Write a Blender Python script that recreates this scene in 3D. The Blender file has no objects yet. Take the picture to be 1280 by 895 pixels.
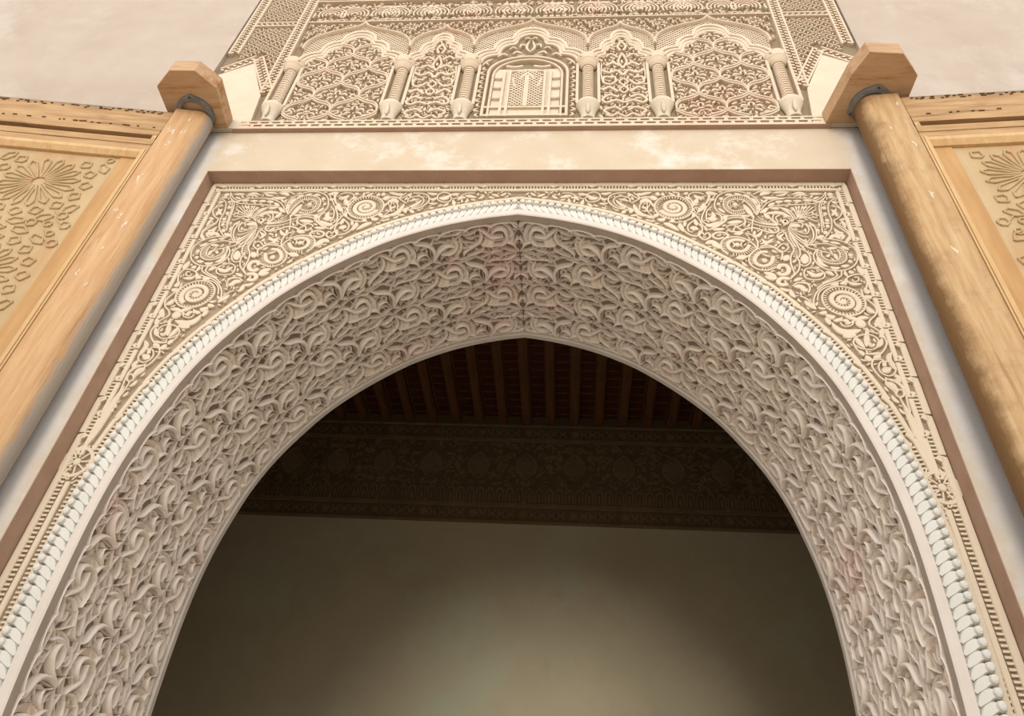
import bpy, math, random
import numpy as np
from mathutils import Matrix, Vector

random.seed(7)
rng = np.random.default_rng(7)
SC = bpy.context.scene
COL = SC.collection

# ------------------------------------------------------------------ camera
cam_data = bpy.data.cameras.new('camera')
cam_data.sensor_width = 36.0
cam_data.lens = 945.4 / 1280 * 36.0
cam_data.clip_start = 0.05
cam = bpy.data.objects.new('camera', cam_data)
COL.objects.link(cam)
_r = Vector((0.99644858, 0.05078981, 0.06716115))
_u = Vector((-0.01706475, -0.65924753, 0.75173233))
_f = Vector((-0.08245617, 0.7502087, 0.65603955))
cam.matrix_world = Matrix(((_r.x, _u.x, -_f.x, 0.36937), (_r.y, _u.y, -_f.y, -2.75346),
                           (_r.z, _u.z, -_f.z, 1.6), (0, 0, 0, 1)))
SC.camera = cam

# ------------------------------------------------------------------ light
world = bpy.data.worlds.new('courtyard_sky')
SC.world = world
world.use_nodes = True
wn = world.node_tree
bg = wn.nodes['Background']
bg.inputs['Color'].default_value = (0.93, 0.97, 1.0, 1)
bg.inputs['Strength'].default_value = 1.74
sun_data = bpy.data.lights.new('sun', 'SUN')
sun_data.energy = 1.9
sun_data.angle = math.radians(23)
sun_data.color = (1.0, 0.97, 0.93)
sun = bpy.data.objects.new('sun', sun_data)
COL.objects.link(sun)
# a low sun in thin haze, in front of the facade, reaching through the arch to the back wall
sun.rotation_euler = Vector((-0.05, -1.0, 0.175)).to_track_quat('Z', 'Y').to_euler()
SC.view_settings.view_transform = 'Standard'
SC.view_settings.look = 'None'
SC.view_settings.exposure = 0.0
SC.view_settings.gamma = 1.0
SC.view_settings.use_curve_mapping = False

# ------------------------------------------------------------------ materials
def s2l(c):
    return tuple(((v / 255) / 12.92 if v / 255 <= .04045 else ((v / 255 + .055) / 1.055) ** 2.4) for v in c) + (1,)

def mat(name, a, b=None, scale=3.0, rough=0.85, bump=0.0, bscale=40, c=None, cscale=1.2, cpos=(.52, .68),
        stretch=None, detail=6, metallic=0, mask=None, maskcol=None):
    m = bpy.data.materials.new(name); m.use_nodes = True
    nt = m.node_tree; N = nt.nodes; L = nt.links
    bs = N['Principled BSDF']; bs.inputs['Roughness'].default_value = rough
    bs.inputs['Specular IOR Level'].default_value = 0.15
    bs.inputs['Metallic'].default_value = metallic
    tc = N.new('ShaderNodeTexCoord'); vec = tc.outputs['Object']
    if stretch:
        mp = N.new('ShaderNodeMapping'); mp.inputs['Scale'].default_value = stretch
        L.new(vec, mp.inputs['Vector']); vec = mp.outputs['Vector']
    n1 = N.new('ShaderNodeTexNoise'); n1.inputs['Scale'].default_value = scale
    n1.inputs['Detail'].default_value = detail; n1.inputs['Roughness'].default_value = 0.62
    L.new(vec, n1.inputs['Vector'])
    rp = N.new('ShaderNodeValToRGB')
    rp.color_ramp.elements[0].position = 0.33; rp.color_ramp.elements[1].position = 0.67
    rp.color_ramp.elements[0].color = s2l(a); rp.color_ramp.elements[1].color = s2l(b or a)
    L.new(n1.outputs['Fac'], rp.inputs['Fac']); out = rp.outputs['Color']
    def mixc(fac, col, base):
        mx = N.new('ShaderNodeMix'); mx.data_type = 'RGBA'
        L.new(fac, mx.inputs[0]); L.new(base, mx.inputs[6]); mx.inputs[7].default_value = s2l(col)
        return mx.outputs[2]
    if c:
        n2 = N.new('ShaderNodeTexNoise'); n2.inputs['Scale'].default_value = cscale
        n2.inputs['Detail'].default_value = 8; n2.inputs['Roughness'].default_value = 0.7
        L.new(vec, n2.inputs['Vector'])
        r2 = N.new('ShaderNodeMapRange'); r2.inputs[1].default_value = cpos[0]; r2.inputs[2].default_value = cpos[1]
        L.new(n2.outputs['Fac'], r2.inputs[0]); out = mixc(r2.outputs[0], c, out)
    if mask:      # (axis, from, to[, abs]) a patch of limewash with a ragged edge
        sx = N.new('ShaderNodeSeparateXYZ'); L.new(tc.outputs['Object'], sx.inputs[0])
        v = sx.outputs['XYZ'.index(mask[0])]
        if len(mask) > 3:
            ab = N.new('ShaderNodeMath'); ab.operation = 'ABSOLUTE'; L.new(v, ab.inputs[0]); v = ab.outputs[0]
        nz = N.new('ShaderNodeTexNoise'); nz.inputs['Scale'].default_value = 7; nz.inputs['Detail'].default_value = 8
        nz.inputs['Roughness'].default_value = .7
        L.new(tc.outputs['Object'], nz.inputs['Vector'])
        ma = N.new('ShaderNodeMath'); ma.operation = 'MULTIPLY_ADD'
        L.new(nz.outputs['Fac'], ma.inputs[0]); ma.inputs[1].default_value = abs(mask[2] - mask[1]) * 2.4
        L.new(v, ma.inputs[2])
        mr = N.new('ShaderNodeMapRange')
        off = abs(mask[2] - mask[1]) * 1.2
        mr.inputs[1].default_value = mask[1] + off; mr.inputs[2].default_value = mask[2] + off
        L.new(ma.outputs[0], mr.inputs[0]); out = mixc(mr.outputs[0], maskcol, out)
    L.new(out, bs.inputs['Base Color'])
    if bump:
        nb = N.new('ShaderNodeTexNoise'); nb.inputs['Scale'].default_value = bscale
        nb.inputs['Detail'].default_value = 5
        L.new(vec, nb.inputs['Vector'])
        bp = N.new('ShaderNodeBump'); bp.inputs['Strength'].default_value = bump
        bp.inputs['Distance'].default_value = 0.01
        L.new(nb.outputs['Fac'], bp.inputs['Height']); L.new(bp.outputs[0], bs.inputs['Normal'])
    return m

M_UPPER = mat('upper_plaster', (172, 154, 138), (182, 166, 151), 1.5, bump=.15, bscale=6, c=(188, 175, 163), cscale=.8)
M_FRAME = mat('frame_plaster', (192, 172, 146), (199, 181, 158), 4, bump=.2, bscale=14, c=(216, 207, 196), cscale=2.0,
              mask=('X', 1.98, 2.10, 1), maskcol=(198, 192, 188))
M_REVEAL = mat('reveal_paint', (159, 128, 108), (172, 142, 122), 6, bump=.15, bscale=20)
M_SPAN = mat('spandrel_stucco', (206, 188, 163), (211, 194, 170), 5, bump=.08, bscale=60)
M_SPANG = mat('spandrel_ground', (148, 129, 107), (160, 140, 117), 8)  # darker than the carved faces: shade of the grooves painted in
M_WHITE = mat('limewash', (202, 197, 187), (208, 203, 194), 5, bump=.05, bscale=50)
M_LIP = mat('lip_plaster', (201, 188, 176), (207, 195, 183), 5, bump=.1, bscale=30)
M_LIPD = mat('lip_underside', (176, 158, 142), (188, 170, 154), 5, bump=.1, bscale=30)  # darker copy of the lip plaster, shade of the down-facing side in its colour
M_SOF = mat('soffit_stucco', (240, 224, 208), (244, 230, 216), 2.5, c=(240, 214, 200), cscale=1.1, bump=.08, bscale=60)
M_SOFG = mat('soffit_ground', (138, 122, 107), (150, 134, 119), 8, c=(148, 125, 113), cscale=1.1)  # shade between leaves and stems is put into this darker tone
M_FRZ = mat('frieze_stucco', (203, 183, 157), (209, 189, 165), 5, c=(205, 174, 150), cscale=1.3, bump=.08, bscale=60)
M_FRZG = mat('frieze_ground', (134, 116, 94), (146, 127, 104), 9)  # recess shade behind lattice and carving worked into the colour
M_PALE = mat('fresh_plaster', (200, 184, 160), (208, 193, 170), 6, bump=.1, bscale=30)
M_WOODZ = mat('stile_wood', (181, 137, 95), (198, 161, 119), 5, rough=.6, stretch=(6, 6, .55), bump=.25, bscale=14,
              c=(137, 90, 51), cscale=2.2, cpos=(.56, .74), mask=('Y', .022, .05), maskcol=(163, 150, 137))
M_WOODR = mat('stile_wood_stained', (170, 132, 90), (192, 161, 119), 5, rough=.6, stretch=(6, 6, .55), bump=.25, bscale=14,
              c=(137, 95, 57), cscale=1.7, cpos=(.54, .72), mask=('Y', .004, .05), maskcol=(121, 90, 57))
M_WOODX = mat('rail_wood', (159, 121, 81), (187, 152, 110), 5, rough=.65, stretch=(.6, 6, 6), bump=.3, bscale=14,
              c=(102, 71, 44), cscale=2.0, cpos=(.54, .72), mask=('Z', 5.895, 5.95), maskcol=(112, 98, 78))
M_WOODL = mat('moulding_wood', (188, 150, 102), (203, 168, 123), 5, rough=.6, stretch=(5, 5, .6), bump=.15, bscale=14)
M_WOODP = mat('panel_wood', (174, 146, 108), (185, 159, 121), 3, rough=.7, stretch=(3, 3, .8), bump=.2, bscale=14,
              c=(179, 137, 95), cscale=1.2)
M_BLOCK = mat('block_wood', (176, 139, 104), (190, 156, 121), 5, rough=.65, stretch=(.8, 5, 5), bump=.2, bscale=10,
              c=(150, 102, 62), cscale=2)
M_EDGEW = mat('edge_board_wood', (172, 130, 84), (188, 148, 100), 4, rough=.65, stretch=(5, 5, .5), bump=.2, bscale=14)
M_DARKW = mat('slot_shadow_wood', (84, 56, 32), (100, 68, 40), 5)
M_IRON = mat('iron', (96, 94, 94), (126, 124, 122), 12, rough=.5, metallic=.0, bump=.3, bscale=30)
M_INW = mat('inner_plaster', (176, 162, 134), (186, 172, 143), 1.2, c=(180, 180, 152), cscale=.7, bump=.1, bscale=8)
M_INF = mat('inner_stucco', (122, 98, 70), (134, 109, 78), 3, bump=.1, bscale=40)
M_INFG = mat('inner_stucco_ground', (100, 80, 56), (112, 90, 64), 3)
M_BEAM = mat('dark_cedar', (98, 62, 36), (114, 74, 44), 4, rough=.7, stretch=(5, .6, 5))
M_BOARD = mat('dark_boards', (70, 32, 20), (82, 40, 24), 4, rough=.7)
M_FLOOR = mat('courtyard_marble', (226, 220, 208), (232, 227, 216), 1.5, rough=.5)
M_COURT = mat('courtyard_plaster', (206, 186, 162), (214, 196, 174), 1.5)

# ------------------------------------------------------------------ helpers
def tag(o, label=None, cat=None, group=None, kind=None):
    for k, v in (('label', label), ('category', cat), ('group', group), ('kind', kind)):
        if v: o[k] = v
    return o

def empty(name, loc=(0, 0, 0), rz=0):
    o = bpy.data.objects.new(name, None); COL.objects.link(o)
    o.location = loc; o.rotation_euler = (0, 0, rz); o.empty_display_size = .1
    return o

def mesh_obj(name, V, F, m, parent=None, smooth=False, kind=None, label=None):
    me = bpy.data.meshes.new(name)
    me.from_pydata(np.asarray(V, float).tolist(), [], F)
    me.materials.append(m)
    if smooth: me.shade_smooth()
    o = bpy.data.objects.new(name, me); COL.objects.link(o)
    if parent is not None: o.parent = parent
    if kind: o['kind'] = kind
    if label: o['label'] = label
    return o

def catmull(P, per=4):
    P = np.asarray(P, float)
    if len(P) < 3:
        t = np.linspace(0, 1, 3 if per < 4 else 4)[:, None]
        return P[0] * (1 - t) + P[-1] * t
    Q = np.vstack([2 * P[0] - P[1], P, 2 * P[-1] - P[-2]])
    t = np.arange(per) / per; t = t[:, None]; out = []
    for i in range(1, len(Q) - 2):
        a, b, c, d = Q[i - 1:i + 3]
        out.append(.5 * (2 * b + (c - a) * t + (2 * a - 5 * b + 4 * c - d) * t * t + (3 * b - a - 3 * c + d) * t ** 3))
    out.append(P[-1:])
    return np.vstack(out)

PROF = {
    'flat': np.array([(-1, 0), (-1, .74), (-.74, 1), (.74, 1), (1, .74), (1, 0)]),
    'slab': np.array([(-1, 0), (-1, 1), (1, 1), (1, 0)]),
    'round': np.array([(-1, 0), (-.93, .5), (-.55, .88), (0, 1), (.55, .88), (.93, .5), (1, 0)]),
    'ridge': np.array([(-1.02, 0), (-.80, .66), (0, 1), (.80, .66), (1.02, 0)]),
    'ramp': np.array([(-1, 0), (-.9, .15), (.5, 1), (.95, .92), (1, 0)]),
}

class Acc:
    """Collects carved strokes drawn in a flat (u, v) plan; a map turns (u, v, height) into a place."""
    tick = 0
    def __init__(s): s.U = []; s.F = []; s.n = 0
    def lift(s, h):                              # no two carved faces lie at exactly one level
        Acc.tick = (Acc.tick + 37) % 101
        return h + Acc.tick * 1.1e-5
    def add(s, uvh, faces):
        s.U.append(np.asarray(uvh, float)); s.F += [tuple(i + s.n for i in f) for f in faces]; s.n += len(uvh)
    def stroke(s, P, w, h, prof='flat', base=0.0, per=4, closed=False, smooth=True):
        P = np.asarray(P, float); h = s.lift(h)
        W = np.full(len(P), w, float) if np.isscalar(w) else np.asarray(w, float)
        D = np.c_[P, W]
        if smooth: D = catmull(D, per)
        P = D[:, :2]; W = np.maximum(D[:, 2], 1e-4)
        T = np.gradient(P, axis=0) if len(P) > 2 else np.repeat((P[1:] - P[:1]), 2, 0)
        if closed: T[0] = T[-1] = (P[1] - P[-2])
        T /= np.linalg.norm(T, axis=1)[:, None] + 1e-12
        N = np.c_[-T[:, 1], T[:, 0]]
        pr = PROF[prof]; k = len(pr); n = len(P)
        uv = P[:, None, :] + N[:, None, :] * (W[:, None] * pr[None, :, 0])[:, :, None]
        hh = np.broadcast_to(base + (h - base) * pr[None, :, 1], (n, k))
        U = np.concatenate([uv, hh[:, :, None]], 2).reshape(-1, 3)
        F = [(i * k + j, i * k + j + 1, (i + 1) * k + j + 1, (i + 1) * k + j) for i in range(n - 1) for j in range(k - 1)]
        if not closed:
            F.append(tuple(range(k))[::-1]); F.append(tuple((n - 1) * k + j for j in range(k)))
        s.add(U, F)
    def leaf(s, P, w, h, prof='flat', base=0.0):
        D = catmull(P, 5 if len(P) < 4 else 3); n = len(D)
        t = np.linspace(0, 1, n)
        s.stroke(D, w * np.maximum(np.sin(np.pi * t) ** .6, .14), h, prof, base, smooth=False)
    def taper(s, P, w, h, prof='flat', base=0.0):
        D = catmull(P, 3); t = np.linspace(0, 1, len(D))
        s.stroke(D, w * (.45 + .75 * t), h, prof, base, smooth=False)
    def blob(s, c, rx, ry, h, base=0.0, n=10, ang=0):
        a = np.arange(n) * 2 * math.pi / n; U = []; h = s.lift(h)
        ca, sa = math.cos(ang), math.sin(ang)
        for q, z in ((1, 0), (1, .7), (.8, .93), (.4, 1)):
            x = np.cos(a) * rx * q; y = np.sin(a) * ry * q
            U.append(np.c_[c[0] + x * ca - y * sa, c[1] + x * sa + y * ca, np.full(n, base + (h - base) * z)])
        F = [(r * n + j, r * n + (j + 1) % n, (r + 1) * n + (j + 1) % n, (r + 1) * n + j) for r in range(3) for j in range(n)]
        F.append(tuple(3 * n + j for j in range(n)))
        s.add(np.vstack(U), F)
    def comb(s, P, ln, h, base=0.0, step=.0125, w=.0028, side=0):
        D = catmull(P, 8); L = np.r_[0, np.cumsum(np.linalg.norm(np.diff(D, axis=0), axis=1))]
        k = max(2, int(L[-1] / step))
        for q in np.linspace(0, L[-1], k):
            i = min(max(np.searchsorted(L, q), 1), len(D) - 1)
            t = D[i] - D[i - 1]; t /= np.linalg.norm(t) + 1e-9; n = np.array([-t[1], t[0]])
            p = np.array([np.interp(q, L, D[:, 0]), np.interp(q, L, D[:, 1])])
            s.stroke([p - n * ln * (1 - side), p + n * ln * (1 + side)], w, h, 'slab', base, smooth=False)
    def rect(s, u0, u1, v0, v1, h, base=0.0):
        h = s.lift(h)
        U = [(u0, v0, base), (u1, v0, base), (u1, v1, base), (u0, v1, base), (u0, v0, h), (u1, v0, h), (u1, v1, h), (u0, v1, h)]
        s.add(U, [(4, 5, 6, 7), (0, 1, 5, 4), (1, 2, 6, 5), (2, 3, 7, 6), (3, 0, 4, 7)])
    def build(s, name, mp, m, parent=None, smooth=False, kind=None, label=None):
        if not s.U: return None
        U = np.vstack(s.U)
        return mesh_obj(name, mp(U[:, 0], U[:, 1], U[:, 2]), s.F, m, parent, smooth, kind, label)

def box(V, F, x0, x1, y0, y1, z0, z1):
    b = len(V)
    V += [(x0, y0, z0), (x1, y0, z0), (x1, y1, z0), (x0, y1, z0), (x0, y0, z1), (x1, y0, z1), (x1, y1, z1), (x0, y1, z1)]
    F += [tuple(b + i for i in f) for f in ((0, 3, 2, 1), (4, 5, 6, 7), (0, 1, 5, 4), (1, 2, 6, 5), (2, 3, 7, 6), (3, 0, 4, 7))]

def boxes(name, L, m, parent=None, kind=None, label=None):
    V = []; F = []
    for b in L: box(V, F, *b)
    return mesh_obj(name, V, F, m, parent, kind=kind, label=label)

def bevel(o, w=.004, seg=2):
    md = o.modifiers.new('bevel', 'BEVEL'); md.width = w; md.segments = seg; md.limit_method = 'ANGLE'
    return o

def prism(name, pts, z0, z1, m, parent=None):      # plan polygon pulled up
    n = len(pts)
    V = [(x, y, z0) for x, y in pts] + [(x, y, z1) for x, y in pts]
    F = [tuple(range(n))[::-1], tuple(range(n, 2 * n))] + [(i, (i + 1) % n, n + (i + 1) % n, n + i) for i in range(n)]
    return mesh_obj(name, V, F, m, parent)

def fillers(strokes, cand, rmin, rmax, gap=.0035, seed=3):
    """small leaves for the gaps between drawn strokes: [(points, half width)]"""
    g = np.random.default_rng(seed)
    pts = np.vstack([p for p, w in strokes]); rad = np.concatenate([np.broadcast_to(w, (len(p),)) for p, w in strokes])
    out = []
    for c in cand:
        d = np.hypot(pts[:, 0] - c[0], pts[:, 1] - c[1]) - rad
        r = d.min() - gap
        if r < rmin: continue
        r = min(r, rmax)
        # the leaf lies along the direction with the most room
        best = None
        for a in g.uniform(0, math.pi, 4):
            e = np.array([math.cos(a), math.sin(a)])
            q = [c + e * r * 1.7, c - e * r * 1.7]
            m = min((np.hypot(pts[:, 0] - k[0], pts[:, 1] - k[1]) - rad).min() for k in q)
            if best is None or m > best[0]: best = (m, e)
        e = best[1]; n = np.array([-e[1], e[0]]); L = r * (1.9 if best[0] > 0 else 1.15)
        P = np.array([c - e * L, c + n * r * .25, c + e * L])
        out.append((P, r * .82))
        pts = np.vstack([pts, P, [c]]); rad = np.r_[rad, r * .4, r, r * .4, r]
    return out

# ------------------------------------------------------------------ arch profile (half, from apex down)
XS = .016
PR = [(0,5.195),(.2,5.157),(.42,5.092),(.62,5.005),(.81,4.893),(1.05,4.70),(1.24,4.505),(1.385,4.30),(1.5,4.1),(1.583,3.9),
      (1.638,3.7),(1.680,3.5),(1.706,3.3),(1.717,3.1),(1.718,2.9),(1.714,2.7),(1.706,2.5),(1.69,2.3),(1.665,2.12),(1.63,1.95)]
ARC = catmull(PR, 24)
ARS = np.r_[0, np.cumsum(np.linalg.norm(np.diff(ARC, axis=0), axis=1))]
_T = np.gradient(ARC, axis=0); _T /= np.linalg.norm(_T, axis=1)[:, None]
_T[0] = ARC[3] - ARC[0]; _T[0] /= np.linalg.norm(_T[0])
ARN = np.c_[-_T[:, 1], _T[:, 0]]                # outward normal of the right-hand half
TAN_A = -_T[0][1] / _T[0][0]
def smin(d): return -d * TAN_A / math.sqrt(1 + TAN_A ** 2) * 1.0
S_END = float(ARS[-1])
def arc_pt(s, d):
    """right half: distance s along the intrados from the apex, d outward from it"""
    s = np.asarray(s, float); d = np.asarray(d, float)
    x = np.interp(s, ARS, ARC[:, 0]); z = np.interp(s, ARS, ARC[:, 1])
    nx = np.interp(s, ARS, ARN[:, 0]); nz = np.interp(s, ARS, ARN[:, 1])
    e = np.minimum(s, 0)
    x = x + e * _T[0][0]; z = z + e * _T[0][1]
    return x + nx * d, z + nz * d
Y_LIP, Y_G, Y_TOP, Y_BACK, Y_SIN = .055, .112, .095, 1.13, .105
def map_arch(sg):                               # (s, d, height) on the face
    def f(s, d, h):
        x, z = arc_pt(s, d); x = np.maximum(x, 0)
        return np.c_[XS + sg * x, Y_G - h, z]
    return f
def map_face(sg, cx=.005):                       # (x, z, height) on the face
    return lambda u, v, h: np.c_[cx + sg * u, Y_G - h, v]
SOF_G = .036
def map_soffit(sg):                             # (s, y, height) inside the arch
    def f(s, y, h):
        x, z = arc_pt(s, SOF_G - h); x = np.maximum(x, 0)
        return np.c_[XS + sg * x, y, z]
    return f
SOFFIT_UNIT = """
forked 34 -108,-198,45 -87,-168,109 -49,-147,140 -13,-126,153 11,-92,153 20,-52,134 12,-17,77 1,1,26
forked 36 1,3,26 23,-23,77 44,-56,128 69,-78,147 93,-90,147 119,-89,140 138,-80,109 151,-67,19
crescent 33 139,-139,26 150,-122,96 160,-91,160 155,-60,179 137,-34,172 108,-25,147 83,-29,96 57,-42,26
crescent 22 175,-143,32 186,-111,109 188,-72,160 179,-36,166 161,-9,140 139,2,45
slender 26 -192,92,26 -167,92,64 -131,92,109 -102,72,96 -84,49,19
slender 22 35,-160,16 70,-173,57 104,-167,64 134,-158,26
hook 35 -5,72,26 21,100,109 47,134,147 74,157,147 108,161,96 144,155,19
hook 36 70,132,19 89,108,109 118,99,134 144,108,147 162,138,150 164,183,153 147,213,128 121,229,32
arch 20 -220,-168,26 -197,-191,83 -166,-189,128 -136,-167,147 -116,-136,153 -108,-95,153 -112,-59,128 -125,-35,45
blade 31 -5,76,26 8,112,89 11,151,144 -7,183,153 -43,207,134 -80,227,115 -103,247,89 -111,270,26
cap 33 -161,-41,38 -146,-48,121 -120,-39,147 -99,-20,147 -83,18,32
ramp 15 37,154,64 41,185,192 35,207,223 25,227,64
ramp 15 60,166,64 69,187,192 58,215,192 43,232,64
stem 20 59,39,22 93,41,29 151,60,32 189,93,32 211,145,32 215,168,22
stem 20 -114,32,22 -85,30,29 -49,38,35 -14,53,38 1,73,26
stem 20 -84,31,26 -50,19,45 -2,1,45
stem 22 10,10,19 36,18,64 56,37,26
stem 18 0,63,26 27,50,29 54,40,29
stem 18 57,47,19 62,74,51 77,102,19
stem 20 55,34,22 54,4,38 64,-11,38 77,-17,29 86,11,38 104,29,45 129,25,51 156,12,45 166,4,26
stem 22 -99,99,19 -68,106,64 -38,98,57 -5,76,19
stem 19 -92,115,19 -77,134,35 -62,142,35 -36,144,38
stem 23 -20,82,22 -29,116,51 -25,160,70 -14,185,29
stem 24 -124,115,26 -103,154,64 -71,205,51
stem 24 -71,205,45 -34,195,48 -13,187,29
stem 20 191,-51,45 220,-50,38 239,-48,26
stem 20 -86,-30,19 -70,-40,57 -41,-31,42 -2,1,26
stem 25 -95,-39,38 -79,-66,96 -51,-75,83 -30,-67,22
stem 23 -22,-106,26 -28,-74,57 -19,-34,64 -1,-1,26
stem 18 -99,-138,22 -81,-139,29 -65,-141,19
stem 17 -100,-89,19 -84,-122,26 -68,-143,19
stem 21 -88,-235,26 -40,-243,57 -9,-252,70 21,-273,26
stem 19 -38,-287,26 -5,-256,54 30,-242,38 62,-230,26
stem 20 -243,24,26 -203,16,51 -173,8,38 -147,-16,19
stem 17 61,278,19 45,243,35 23,216,19
stem 17 -10,-198,19 29,-212,38 58,-227,22
stem 17 34,-164,19 53,-200,32 65,-222,22
stem 17 67,-221,19 72,-193,35 87,-173,19
stem 18 -213,34,19 -183,38,45 -164,54,38 -141,89,22
stem 17 -199,84,22 -175,63,32 -143,46,35 -115,40,22
stem 19 -68,-220,22 -31,-214,38 -2,-191,35 34,-165,29 62,-133,19
stem 24 5,201,45 24,210,83 48,217,77 85,221,57 119,222,38 144,219,22
stem 20 -188,-14,19 -154,6,45 -119,21,45 -83,32,22
stem 19 32,-158,19 70,-170,57 108,-167,51 158,-162,26
stem 17 201,50,19 182,59,29 158,67,22
stem 17 159,67,22 207,52,29 248,47,19
"""
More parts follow.
